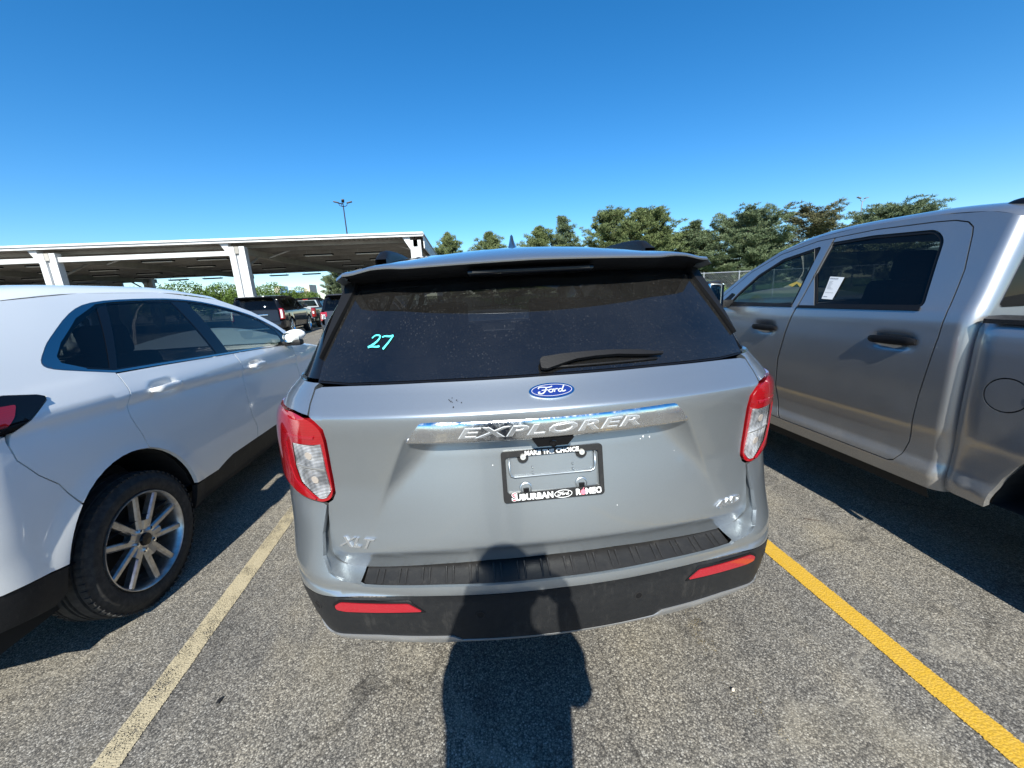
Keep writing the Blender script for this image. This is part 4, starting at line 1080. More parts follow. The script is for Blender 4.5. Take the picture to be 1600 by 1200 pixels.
bodyside = [(3.30, 1.125), (3.16, 1.245), (3.02, 1.355), (2.78, 1.490), (2.45, 1.602), (1.9, 1.655), (1.3, 1.645), (.8, 1.598), (.50, 1.545)]
bt = [ty(y) for y, _ in bodyside]
q = [(a, z) for a, (_, z) in zip(bt, bodyside)]
q += ESB.tail([(.66, 1.50), (.70, 1.34), (.745, 1.245)])+[(ty(.60), 1.236), (ty(.70), 1.214), (ty(.724), 1.201), (ty(.715), 1.185), (ty(.613), 1.124), (ty(.545), 1.093), (ty(.525), 1.05), (ty(.527), .99), (ty(.575), .903), (ty(.63), .838)]
q += [(ty(y), z) for y, z in arc(*A0, 132, 73, 8)]
q += [(ty(y), z) for y, z in spline([(1.084, 1.234), (1.078, 1.144), (1.055, 1.089), (1.038, 1.008), (1.068, .896), (1.078, .84)], 5)[::-1]]
q += [(ty(y), z) for y, z in es_dlo[1:41]]+[(ty(3.10), 1.16)]
GF = spline([(2.133, .49), (2.142, .586), (2.092, .719), (2.084, .923), (2.104, 1.076), (2.09, 1.192)], 6)
GR = spline([(1.084, 1.232), (1.078, 1.144), (1.055, 1.089), (1.038, 1.008), (1.068, .896), (1.078, .838)], 5)
for sx in (1, -1):
    patch('body_side', q, SE, 'paint_white', es, .028, lines=cut(crs, .66, 1.0), gap=.001, rim=.02, sx=sx)
    dr = GR+arc(*A0, 72, 14, 8)+[(1.45, .455), (1.60, .449), (1.70, .475), (1.779, .489)]+GF+[(1.909, 1.199), (1.405, 1.221)]
    patch('rear_door', ESB.side(dr), SE, 'paint_white', es, .019, lines=cut(crs, 1.09, 2.06), gap=.0042, rim=.02, sx=sx)
    df = [(2.133, .49), (2.98, .49), (3.07, .60), (3.085, .74), (3.072, .951), (3.055, 1.093), (3.02, 1.15), (2.99, 1.149), (2.50, 1.175)]+GF[::-1][:-1]
    patch('front_door', ESB.side(df), SE, 'paint_white', es, .021, lines=cut(crs, 2.13, 3.03), gap=.0042, rim=.02, sx=sx)
    A1 = (3.665, .355, .41, .485)
    fe = [(2.98, .49), (3.255, .46)]+arc(*A1, 168, 20, 14)+[(4.10, .60), (4.10, .80), (3.95, .98), (3.6, 1.055), (3.30, 1.122), (3.10, 1.158), (3.02, 1.15), (3.055, 1.093), (3.072, .951), (3.085, .74), (3.07, .60)]
    patch('front_fender', ESB.side(fe), SE, 'paint_white', es, .04, gap=.0042, rim=.02, sx=sx)
    cl = [(1.345, .30), (3.26, .30), (3.255, .456), (2.98, .486), (1.779, .486), (1.70, .471), (1.60, .445), (1.45, .451), (1.356, .46)]
    patch('sill_cladding', ESB.side(cl), SE, 'plastic_black', es, .04, gap=.001, rim=.03, sx=sx, off=-.006)
    patch('window_surround', ESB.side(es_dlo), SE, 'gloss_black', es, .05, holes=[inset(ESB.side(w_), .004) for _, w_ in es_wins], sx=sx, off=-.005)
    tr_in = inset(ESB.side(es_dlo), .011)
    patch('bright_trim', ESB.side(es_dlo), SE, 'trim_satin', es, .05, holes=[tr_in], sx=sx, off=.001, rim=.008)
    # wider bright corner behind the rear quarter window
    patch('bright_trim', ESB.side(rounded([(.835, 1.300), (.812, 1.330), (.86, 1.378), (.94, 1.435), (1.133, 1.540), (1.316, 1.594), (1.322, 1.582), (1.14, 1.515), (.96, 1.408), (.89, 1.350), (.885, 1.32), (.97, 1.278), (.956, 1.268)], .006)), SE, 'trim_satin', es, .03, sx=sx, off=.0018, rim=.008)
    for gm, wp in es_wins: patch('side_window', ESB.side(wp), SE, gm, es, .07, sx=sx, off=-.007, rim=0)
    for y, z in ((1.305, 1.108), (2.31, 1.066)): door_handle(es, ESB, y, z, sx, 'paint_white', .215, .034, .046)
    # lamps and bumper
    lp = ESB.tail([(.30, 1.225), (.745, 1.240)])+[(ty(.60), 1.233), (ty(.70), 1.211), (ty(.721), 1.200), (ty(.712), 1.187), (ty(.612), 1.128), (ty(.545), 1.098)]+ESB.tail([(.74, 1.088), (.50, 1.10), (.30, 1.13)])
    la = patch('tail_lamp', rounded(lp, .008), SE, 'gloss_black', es, .03, sx=sx, rim=.03, off=.004, bulge=(.008, .02))
    rp = ESB.tail([(.36, 1.208), (.80, 1.212)])+[(ty(.60), 1.192), (ty(.565), 1.150), (ty(.53), 1.125)]+ESB.tail([(.80, 1.125), (.36, 1.14)])
    patch('lamp_glow_bar', rounded(rp, .012), SE, 'lens_red', la, .03, sx=sx, rim=.004, off=.013)
ub = ESB.tail([(0, 1.02), (.5, 1.02), (.62, 1.06), (.74, 1.084)])+[(ty(.522), 1.088), (ty(.520), 1.05), (ty(.522), .99), (ty(.570), .903), (ty(.627), .834)]
ub += [(ty(y), z) for y, z in arc(*A0, 133, 163, 6)]+[(ty(.389), .522), (ty(.317), .545)]+ESB.tail([(.78, .60), (.55, .66), (0, .68)])
patch('rear_bumper', sym(ub), SE, 'paint_white', es, .03, rim=.015)
lb = ESB.tail([(0, .676), (.55, .656), (.78, .596)])+[(ty(.317), .541), (ty(.389), .518), (ty(.565), .486)]+[(ty(y), z) for y, z in arc(*A0, 165, 178, 3)]+[(ty(.50), .345), (ty(.30), .39)]+ESB.tail([(.70, .38), (0, .36)])
lbo = patch('rear_cladding', sym(lb), SE, 'plastic_black', es, .04, rim=.03, off=-.004)
patch('rear_reflector', ESB.tail([(.66, .70), (.82, .60), (.83, .58), (.80, .585), (.65, .675)]), SE, 'reflector_red', lbo, .03, rim=.006, off=.004)
tgp = ESB.tail([(0, 1.28), (.60, 1.27), (.69, 1.25), (.72, 1.243), (.30, 1.228), (.30, 1.127), (.5, 1.097), (.60, 1.07), (.5, 1.026), (0, 1.026)])
patch('tailgate', sym(tgp), SE, 'paint_white', es, .04, gap=.003, rim=.015)
patch('rear_window', sym(ESB.tail([(0, 1.60), (.50, 1.585), (.60, 1.40), (.66, 1.29), (.4, 1.287), (0, 1.287)])), SE, 'glass_privacy', es, .08, rim=0)
rz = pchip([(.42, 1.535), (.8, 1.597), (1.3, 1.644), (1.9, 1.654), (2.45, 1.601), (2.78, 1.489), (3.02, 1.354)])
rc = pchip([(.42, 1.60), (.8, 1.655), (1.3, 1.700), (1.9, 1.705), (2.45, 1.655)])
roof_loft('roof', ESB, np.linspace(.42, 2.45, 22), rz, rc, 'paint_white', es, -9, 41)
screen_loft('windshield', ESB, [(2.45, 1.602), (2.78, 1.49), (3.02, 1.355), (3.30, 1.13)], .16, 'glass_green', es, inw=.005)
roof_loft('bonnet', ESB, np.linspace(3.28, 4.15, 14), pchip([(3.28, 1.120), (3.6, 1.055), (3.95, .98), (4.15, .90)]), pchip([(3.28, 1.16), (3.6, 1.125), (3.95, 1.06), (4.15, .985)]), 'paint_white', es, .5)
TFe = ESB.tf+ESB.Lc+ESB.xf1
for sx in (1, -1):
    patch('front_bumper', [(TFe, .98), (TFe-.5, .97), (ty(4.10), .80), (ty(4.10), .60)]+[(ty(4.06), .45), (ty(4.06), .30), (TFe-.5, .24), (TFe, .24)], SE, 'paint_white', es, .06, sx=sx, gap=.002)
    patch('headlamp', rounded([(TFe-.30, .90), (TFe-.60, .925), (ty(4.02), .935), (ty(3.92), .925), (ty(4.02), .83), (TFe-.55, .80), (TFe-.30, .82)], .015), SE, 'gloss_black', es, .05, sx=sx, off=.008, bulge=(.01, .03))
    # mirror: white shell, black foot, glass facing back
    mw = empty('door_mirror', (0, 0, 0)); mw.parent = es
    bm = bmesh.new(); bmesh.ops.create_uvsphere(bm, u_segments=20, v_segments=14, radius=1.0)
    for v in bm.verts:
        x, y, z = v.co; y2 = y if y > 0 else y*.75
        v.co = (x*.098*(1-.25*max(0, -z)), y2*.105+(.03*x*sx if y < 0 else 0), z*.066+.010*x)
    bmesh.ops.transform(bm, matrix=Matrix.Translation((sx*1.005, 2.95, 1.232)), verts=bm.verts)
    bm_obj('mirror_shell', bm, 'paint_white', mw, True, 60)
    bm = bmesh.new(); box_bm(bm, (sx*1.0, 2.935, 1.172), (.15, .10, .055), None, .02); box_bm(bm, (sx*.92, 2.95, 1.165), (.14, .07, .045), None, .015)
    bm_obj('mirror_foot', bm, 'plastic_black', mw, True)
    bm = bmesh.new(); box_bm(bm, (sx*.995, 2.895, 1.228), (.13, .012, .09), Matrix.Rotation(sx*rad(24), 3, 'Z'), .03); bm_obj('mirror_pane', bm, 'mirror_glass', mw, True)
    for y in (.955, 3.665): make_wheel(es, (.815*sx, y, .355), .358, .225, .252, sx, 'twin', sx > 0)
    for y in (.955, 3.665):
        V, F = lathe([(.56*sx, .44), (.90*sx, .44)], 28)
        mesh_obj('wheel_liner', [(a, b*.95+y, max(.47, c*1.10+.36)) for a, b, c in V], F, 'underbody', es)
    patch('inner_shell', [(.10, .42), (.10, 1.20), (ty(.7), 1.20), (ty(3.3), 1.08), (ty(3.25), .40)]+[(ty(y), z) for y, z in arc(.955, .355, .44, .50, 10, 170, 10)], ESB.surf(lambda x, z: _er(z)+.16*np.asarray(x, float)**2+.05), 'inner_dark', es, .12, sx=sx, off=-.05, rim=0)
box('floor_pan', (0, 2.25, .30), (1.55, 3.9, .10), 'underbody', es)
cabin(es, .35, 3.1, .76, .42, 2.95, [(2.05, False), (1.20, True)], zs=.60)

# ------------------------------------------------------------------ silver pickup on the right
rm = empty('silver_pickup', (3.352, -0.33, 0), 0.0)
tag(rm, 'silver crew cab pickup truck with black door handles parked at the right edge', 'pickup truck')
rmW = pchip([(.30, .93), (.36, .965), (.43, .985), (.478, .998), (.492, .997), (.565, .978), (.60, .978), (.70, .987), (.718, .991), (.73, .9945), (.9, 1.0), (1.1, 1.002), (1.25, .994), (1.32, .978), (1.345, .966), (1.60, .872), (1.80, .795), (1.86, .765), (1.92, .70)])
_rc = pchip([(.3, 1.885), (1.25, 1.885), (1.35, 1.886), (1.60, 1.892), (1.82, 1.90), (1.9, 1.905)])
_rf = pchip([(.2, 5.55), (.5, 5.72), (.9, 5.74), (1.15, 5.68), (1.3, 5.5)])
_ra = arch_bump([(4.80, .41)], .47, .03)
def rm_bump(y, z):
    b = _ra(y, z)
    for hy in (2.245, 3.20): b = b-.018*np.exp(-((np.asarray(y, float)-hy)/.10)**4-((np.asarray(z, float)-1.160)/.042)**4)
    return b
RMC = Body(rmW, 5.75, .855, .20, 1.975, 5.35, lambda x, z: _rc(z)+.03*np.asarray(x, float)**2, lambda x, z: _rf(z)-.2*np.asarray(x, float)**2, xf1=.75,
           cx=.075, bump=rm_bump, taper=lambda y: 1-.03*sstep(4.2, 5.4, y))
SC = RMC.surf(); cy = RMC.T
def lowz(z): return z if z < 1.5 else 1.5+(z-1.5)*.93
def cside(poly): return [(cy(p[0]), lowz(p[1]), *p[2:]) for p in poly]
_rb = pchip([(.3, .06), (.6, .02), (.9, .0), (1.29, .02)])
bdW = pchip([(.30, .95), (.43, .985), (.478, .996), (.56, .979), (.60, .979), (.70, .987), (.718, .991), (.73, .9945), (.95, 1.004), (1.15, 1.003), (1.24, .990), (1.285, .962), (1.30, .94)])
RMB = Body(bdW, 1.94, .80, .22, .30, 1.80, lambda x, z: _rb(z)+.05*np.asarray(x, float)**2, lambda x, z: 1.935+0*np.asarray(x, float), xf1=.90, bump=arch_bump([(1.23, .41)], .485, .022))
SB = RMB.surf(); by = RMB.T
fw = rounded([(3.69, 1.345), (3.62, 1.425), (3.46, 1.573), (3.254, 1.690), (2.955, 1.752), (2.990, 1.338)], .02)
rw = rounded([(3.008, 1.766), (2.60, 1.775), (2.26, 1.755, .10), (2.205, 1.70, .08), (2.165, 1.42, .05), (2.150, 1.345, .05), (2.80, 1.340)], .018)
qw = rounded([(3.725, 1.345), (3.66, 1.415), (3.71, 1.425), (3.80, 1.345)], .006)
def corner_t(B, y, z):
    r1 = float(B.rear(np.array([B.x1]), np.array([z]))[0]); return B.x1+B.Lc*math.acos(max(-1, min(1, 1-(y-r1)/(B.Yr-r1))))*2/math.pi
_rz = pchip([(1.91, 1.735), (1.94, 1.752), (1.975, 1.768), (2.06, lowz(1.815))])
cab_top = [(RMC.x1-.02, 1.735)]+[(corner_t(RMC, y, float(_rz(y))), float(_rz(y))) for y in (1.928, 1.935, 1.945, 1.955, 1.965, 1.974)]
for sx in (-1, 1):
    top = [(2.06, 1.815), (2.3, 1.845), (2.7, 1.852), (3.05, 1.825), (3.35, 1.745), (3.62, 1.60), (3.85, 1.425), (4.02, 1.27)]
    gate = [(3.93, 1.30), (3.78, 1.435), (3.56, 1.610), (3.30, 1.738), (3.0, 1.803), (2.6, 1.820), (2.28, 1.808), (2.19, 1.799), (2.13, 1.780), (2.098, 1.750), (2.085, 1.710), (2.045, 1.53), (2.026, 1.30), (2.028, 1.20), (2.066, .881), (2.083, .622), (2.106, .537), (2.135, .490), (2.165, .478), (3.93, .478)]
    ring = RMC.tail([(.60, .40), (.60, 1.33), (.60, 1.80)])+cside(top)+cside(gate)+cside([(3.93, .36)])+RMC.tail([(.60, .36)])
    ring = RMC.tail([(.70, .40), (.70, 1.735)])+cab_top+cside(top)+cside(gate)+[(cy(3.93), .405)]
    vl = [[(RMC.x1+.2*k_/8, z_) for z_ in np.linspace(.42, 1.73, 45)] for k_ in range(0, 9)]
    patch('cab_side', ring, SC, 'paint_truck', rm, .03, lines=vl, rim=.02, sx=sx)
    dR = [(2.165, .478, .0), (2.96, .478), (3.0, .538), (3.035, .71), (3.033, .938), (2.985, 1.15), (2.936, 1.331), (2.872, 1.809), (2.6, 1.820), (2.28, 1.808), (2.19, 1.799), (2.13, 1.780), (2.098, 1.750), (2.085, 1.710), (2.045, 1.53), (2.026, 1.30), (2.028, 1.20), (2.066, .881), (2.083, .622), (2.106, .537), (2.135, .490)]
    d1 = patch('rear_door', cside([p[:2] for p in dR]), SC, 'paint_truck', rm, .024, holes=[cside(rw)], gap=.006, rim=.02, sx=sx)
    dF = [(2.96, .478), (3.93, .478), (3.95, .9), (3.93, 1.30), (3.78, 1.435), (3.56, 1.610), (3.30, 1.738), (3.0, 1.803), (2.872, 1.809), (2.936, 1.331), (2.985, 1.15), (3.033, .938), (3.035, .71), (3.0, .538)]
    d2 = patch('front_door', cside(dF), SC, 'paint_truck', rm, .035, holes=[cside(fw), cside(qw)], gap=.006, rim=.02, sx=sx)
    patch('side_window', cside(rw), SC, 'glass_privacy', d1, .08, sx=sx, off=-.010, rim=0)
    patch('side_window', cside(fw), SC, 'glass_green', d2, .08, sx=sx, off=-.010, rim=0)
    patch('sail_panel', cside(qw), SC, 'plastic_dark', d2, .05, sx=sx, off=.002, rim=.01)
    for wn, dd in ((rw, d1), (fw, d2)):
        patch('window_seal', cside(inset(wn, -.002)), SC, 'plastic_dark', dd, .05, holes=[cside(inset(wn, .012))], sx=sx, off=-.004, rim=.008)
    for (a, b, dd) in ((2.155, 2.93, d1), (2.985, 3.80, d2)):
        patch('belt_strip', cside([(a, 1.326), (b, 1.322), (b, 1.338), (a, 1.342)]), SC, 'plastic_dark', dd, .06, sx=sx, off=.006, rim=.012)
    for y, dd in ((2.245, d1), (3.20, d2)):
        door_handle(dd, RMC, y, 1.165, sx, 'plastic_dark', .245, .046, .024)
        ring_ = [(cy(y+.105*math.cos(a)), 1.160+.040*math.sin(a)) for a in np.linspace(0, 2*math.pi, 24)[:-1]]
        patch('handle_cup', ring_, SC, 'paint_truck', dd, .02, sx=sx, off=.0008, rim=.002)
    fe = [(3.93, .478), (4.30, .44)]+arc(4.80, .41, .48, .48, 176, 4, 16)+[(5.36, .44), (5.36, 1.02), (5.0, 1.20), (4.4, 1.265), (4.02, 1.268), (3.93, 1.30), (3.95, .9)]
    patch('front_fender', cside(fe), SC, 'paint_truck', rm, .06, gap=.003, rim=.02, sx=sx)
    # bed side with fuel flap
    fc = [(by(1.735+.0), .975)]
    flap = [(by(1.735+.079*math.cos(a)), .972+.079*math.sin(a)) for a in np.linspace(0, 2*math.pi, 33)[:-1]]
    bs = RMB.tail([(.80, 1.285)])+[(by(1.0), 1.287), (by(1.80), 1.287), (by(1.80)+.12, 1.28), (by(1.80)+.205, 1.27), (by(1.80)+.205, .44), (by(1.80)+.1, .43)]+[(by(y), z) for y, z in arc(1.23, .41, .49, .49, 3, 177, 18)]+[(by(.55), .43)]+RMB.tail([(.80, .46)])
    bo = patch('bed_side', bs, SB, 'paint_truck', rm, .03, holes=[flap] if sx < 0 else (), rim=.03, sx=sx)
    if sx < 0:
        fl = patch('fuel_flap', flap, SB, 'paint_truck', rm, .02, gap=.006, rim=.012, sx=sx, off=-.0005)
        patch('flap_notch', [(by(1.735-.076+.016*math.cos(a)), .965+.020*math.sin(a)) for a in np.linspace(0, 2*math.pi, 14)[:-1]], SB, 'plastic_dark', fl, .01, rim=.004, sx=sx, off=.0007)
        patch('flap_back', [(by(1.735+.085*math.cos(a)), .972+.085*math.sin(a)) for a in np.linspace(0, 2*math.pi, 33)[:-1]], SB, 'inner_dark', fl, .03, rim=0, sx=sx, off=-.012)
    loft('rail_cap', [[(sx*x_, y, z_) for x_, z_ in ((.985, 1.280), (.985, 1.300), (.96, 1.312), (.88, 1.312), (.865, 1.295))] for y in (.05, .6, 1.2, 1.6, 1.88)], 'plastic_step', rm, angle=30, flip=sx > 0)
    box('bed_wall', (sx*.83, .98, .95), (.03, 1.85, .66), 'paint_truck', rm)
    # mirror
    mw = empty('door_mirror'); mw.parent = rm
    bm = bmesh.new(); box_bm(bm, (sx*1.16, 3.66, 1.415), (.17, .10, .26), Matrix.Rotation(sx*rad(-8), 3, 'Z'), .035); box_bm(bm, (sx*1.02, 3.69, 1.34), (.16, .07, .07), None, .02)
    bm_obj('mirror_shell', bm, 'plastic_black', mw, True)
    bm = bmesh.new(); box_bm(bm, (sx*1.163, 3.604, 1.415), (.14, .008, .225), Matrix.Rotation(sx*rad(-8), 3, 'Z'), .02); bm_obj('mirror_pane', bm, 'mirror_glass', mw, True)
    for y in (1.23, 4.80):
        make_wheel(rm, (.835*sx, y-(.04 if y < 2 else 0), .405), .405, .275, .258, sx, 'five', sx < 0 and y < 2)
        V, F = lathe([(.58*sx, .50), (.95*sx, .50)], 48); mesh_obj('wheel_liner', [(a, b+y, max(.44, c+.41)) for a, b, c in V], F, 'underbody', rm)
    patch('inner_shell', [(cy(2.05), .42), (cy(2.05), 1.28), (cy(3.95), 1.25), (cy(3.95), .42)], SC, 'inner_dark', rm, .15, sx=sx, off=-.05, rim=0)
    patch('sill_liner', [(cy(2.0), .30), (cy(2.0), .402), (cy(4.28), .402), (cy(4.28), .30)], SC, 'underbody', rm, .15, sx=sx, off=-.03, rim=0)
    patch('front_bumper', [(RMC.tf+RMC.Lc+.75, 1.2), (RMC.tf+RMC.Lc, 1.18), (cy(5.36), 1.02), (cy(5.36), .44), (RMC.tf+RMC.Lc+.75, .40)], SC, 'paint_truck', rm, .1, sx=sx)
# cab back with its window
bw = rounded([(.0, 1.745), (.70, 1.735, .05), (.80, 1.40), (.815, 1.36, .03), (0, 1.36)], .001)
patch('cab_back', [(-.70, .60), (.70, .60), (.70, 1.735), (-.70, 1.735)], SC, 'paint_truck', rm, .06, holes=[[(-.66, 1.37), (.66, 1.37), (.66, 1.69), (-.66, 1.69)]], rim=.02)
patch('back_window', rounded([(-.845, 1.345), (.845, 1.345), (.835, 1.708), (-.835, 1.708)], .03), SC, 'glass_privacy', rm, .08, off=.004, rim=.004)
rz = pchip([(1.91, 1.735), (1.94, 1.752), (1.975, 1.768)]+[(a_, lowz(b_)) for a_, b_ in ((2.06, 1.815), (2.3, 1.845), (2.7, 1.852), (3.05, 1.825), (3.35, 1.745))])
rc = pchip([(1.915, 1.738), (1.925, 1.765), (1.95, 1.795), (2.0, 1.823), (2.12, 1.845), (2.4, 1.868), (2.8, 1.872), (3.1, 1.850), (3.35, 1.775)])
rf = roof_loft('roof', RMC, [1.916, 1.920, 1.928, 1.935, 1.945, 1.955, 1.965, 1.974, 2.0, 2.03, 2.06, 2.1, 2.15, 2.22, 2.3, 2.4, 2.55, 2.7, 2.85, 3.0, 3.15, 3.35], rz, rc, 'paint_truck', rm, -10, 41, corner=True)
screen_loft('windshield', RMC, [(3.35, lowz(1.745)), (3.62, lowz(1.60)), (3.85, 1.425), (4.02, 1.27)], .14, 'glass_green', rm, inw=.004)
roof_loft('bonnet', RMC, np.linspace(4.0, 5.4, 12), pchip([(4.0, 1.262), (4.4, 1.262), (5.0, 1.20), (5.4, 1.02)]), pchip([(4.0, 1.30), (4.6, 1.33), (5.1, 1.28), (5.4, 1.12)]), 'paint_truck', rm, .45)
bm = bmesh.new(); bmesh.ops.create_uvsphere(bm, u_segments=18, v_segments=10, radius=1.0)
bmesh.ops.transform(bm, matrix=Matrix.Translation((-.66, 2.03, 1.815)) @ Matrix.Diagonal((.05, .07, .032, 1)), verts=bm.verts); bm_obj('roof_lamp', bm, 'gloss_black', rf, True)
patch('tailgate', [(-.82, .55), (.82, .55), (.82, 1.285), (-.82, 1.285)], SB, 'paint_truck', rm, .1, rim=.05)
for sx in (1, -1): patch('tail_lamp', RMB.tail([(.84, .80), (.84, 1.24)])+[(by(.34), 1.24), (by(.34), .80)], SB, 'lens_red', rm, .05, sx=sx, off=.006)
bm = bmesh.new(); box_bm(bm, (0, -.09, .56), (1.9, .14, .20), None, .04); bm_obj('rear_bumper', bm, 'chrome_clean', rm, True)
box('bed_floor', (0, .98, .66), (1.66, 1.85, .05), 'plastic_step', rm)
box('floor_pan', (0, 2.85, .42), (1.5, 5.3, .14), 'underbody', rm)
cabin(rm, 2.1, 3.9, .82, .60, 3.72, [(3.05, False), (2.42, True)], steer=-1, zs=.80)
# paper form stuck inside the rear door window
_s = RMC.surf()
def on_rw(y, z, d=.008):
    p = _s(np.array([cy(y)]), np.array([z]))[0]; return (-(p[0]+d-.010), p[1], p[2])
cs = [(2.777, 1.530), (2.675, 1.520), (2.680, 1.382), (2.765, 1.388)]
cs = [(2.778, 1.528), (2.672, 1.518), (2.690, 1.380), (2.772, 1.385)]
def bil(u, v):
    a, b, c_, d = [np.array(q_) for q_ in cs]; return (a*(1-u)+b*u)*(1-v)+(d*(1-u)+c_*u)*v
V = [on_rw(*bil(u, v)) for v in np.linspace(0, 1, 7) for u in np.linspace(0, 1, 5)]
pp = mesh_obj('paper_form', V, [(r*5+k, r*5+k+1, r*5+k+6, r*5+k+5) for r in range(6) for k in range(4)], 'paper', None)
pp.location = rm.location
tag(pp, 'white printed paper form stuck on the rear side window of the silver pickup', 'paper')
mb = MB(); rr_ = random.Random(4)
def strip(u0, u1, v0, v1):
    mb.add([on_rw(*bil(u, v), .0095) for u, v in ((u0, v0), (u1, v0), (u1, v1), (u0, v1))], [(0, 1, 2, 3)])
for k in range(5): strip(.08+k*.12, .08+k*.12+.085, .055, .10)
for r in range(7):
    v = .20+r*.055; strip(.10, rr_.uniform(.30, .62), v, v+.012)
strip(.10, .80, .70, .712); strip(.10, .45, .88, .905)
mb.build('printed_lines', 'ink', pp)

# ------------------------------------------------------------------ ground and markings
def sheet(name, pts, z, mat, uv=None):
    o = mesh_obj(name, [(x, y, z) for x, y in pts], [tuple(range(len(pts)))], mat)
    if uv:
        l = o.data.uv_layers.new(name='UVMap')
        for i, p in enumerate(uv): l.data[i].uv = p
    return o
tag(sheet('ground', [(-900, -900), (900, -900), (900, 1200), (-900, 1200)], 0.0, 'asphalt'), kind='structure')
tag(sheet('grass_verge', [(6, 30.6), (400, 30.6), (400, 300), (6, 300)], 0.004, 'grass_ground'), kind='structure')
def stripe(name, x0, y0, x1, y1, wd, mat):
    return tag(sheet(name, [(x0-wd/2, y0), (x0+wd/2, y0), (x1+wd/2, y1), (x1-wd/2, y1)], .004, mat, [(0, 0), (1, 0), (1, 1), (0, 1)]), kind='structure')
stripe('faded_line', -1.232, -2.6, -1.50, 5.7, .118, 'line_faded')
stripe('yellow_line', 1.647, -2.6, 1.66, 5.6, .112, 'line_yellow')
stripe('ghost_line', .925, -2.6, .945, 5.6, .115, 'line_ghost')
stripe('far_line', 4.70, -2.6, 4.71, 5.6, .11, 'line_yellow')
stripe('far_line', -4.28, -2.6, -4.50, 5.7, .11, 'line_faded')
def scrap(name, x, y, pts, h, mat, label, cat):
    n = len(pts); V = [(x+a, y+b, .004) for a, b in pts]+[(x+a*.85, y+b*.85, .004+h*(1+.4*math.sin(i*2.1))) for i, (a, b) in enumerate(pts)]
    o = mesh_obj(name, V, [tuple(range(n, 2*n))]+[(i, (i+1) % n, n+(i+1) % n, n+i) for i in range(n)], mat); tag(o, label, cat)
scrap('rubber_scrap', -1.089, 1.372, [(-.006, -.016), (.006, -.012), (.010, .014), (.002, .018), (-.008, .006)], .003, 'plastic_frame', 'small dark rubber scrap on the asphalt right of the faded line', 'debris')
scrap('twig', 2.13, 2.02, [(-.05, .022), (-.02, .004), (.03, -.02), (.05, -.036), (.045, -.028), (.0, .002), (-.045, .032)], .0015, 'bark', 'small dark twig on the asphalt beside the shadow of the silver pickup', 'debris')
scrap('pebble', .905, 1.092, [(.007*math.cos(a), .005*math.sin(a)) for a in (0, .9, 1.7, 2.6, 3.5, 4.4, 5.3)], .006, 'building_wall', 'pale pebble lying right of the photographer shadow', 'pebble')

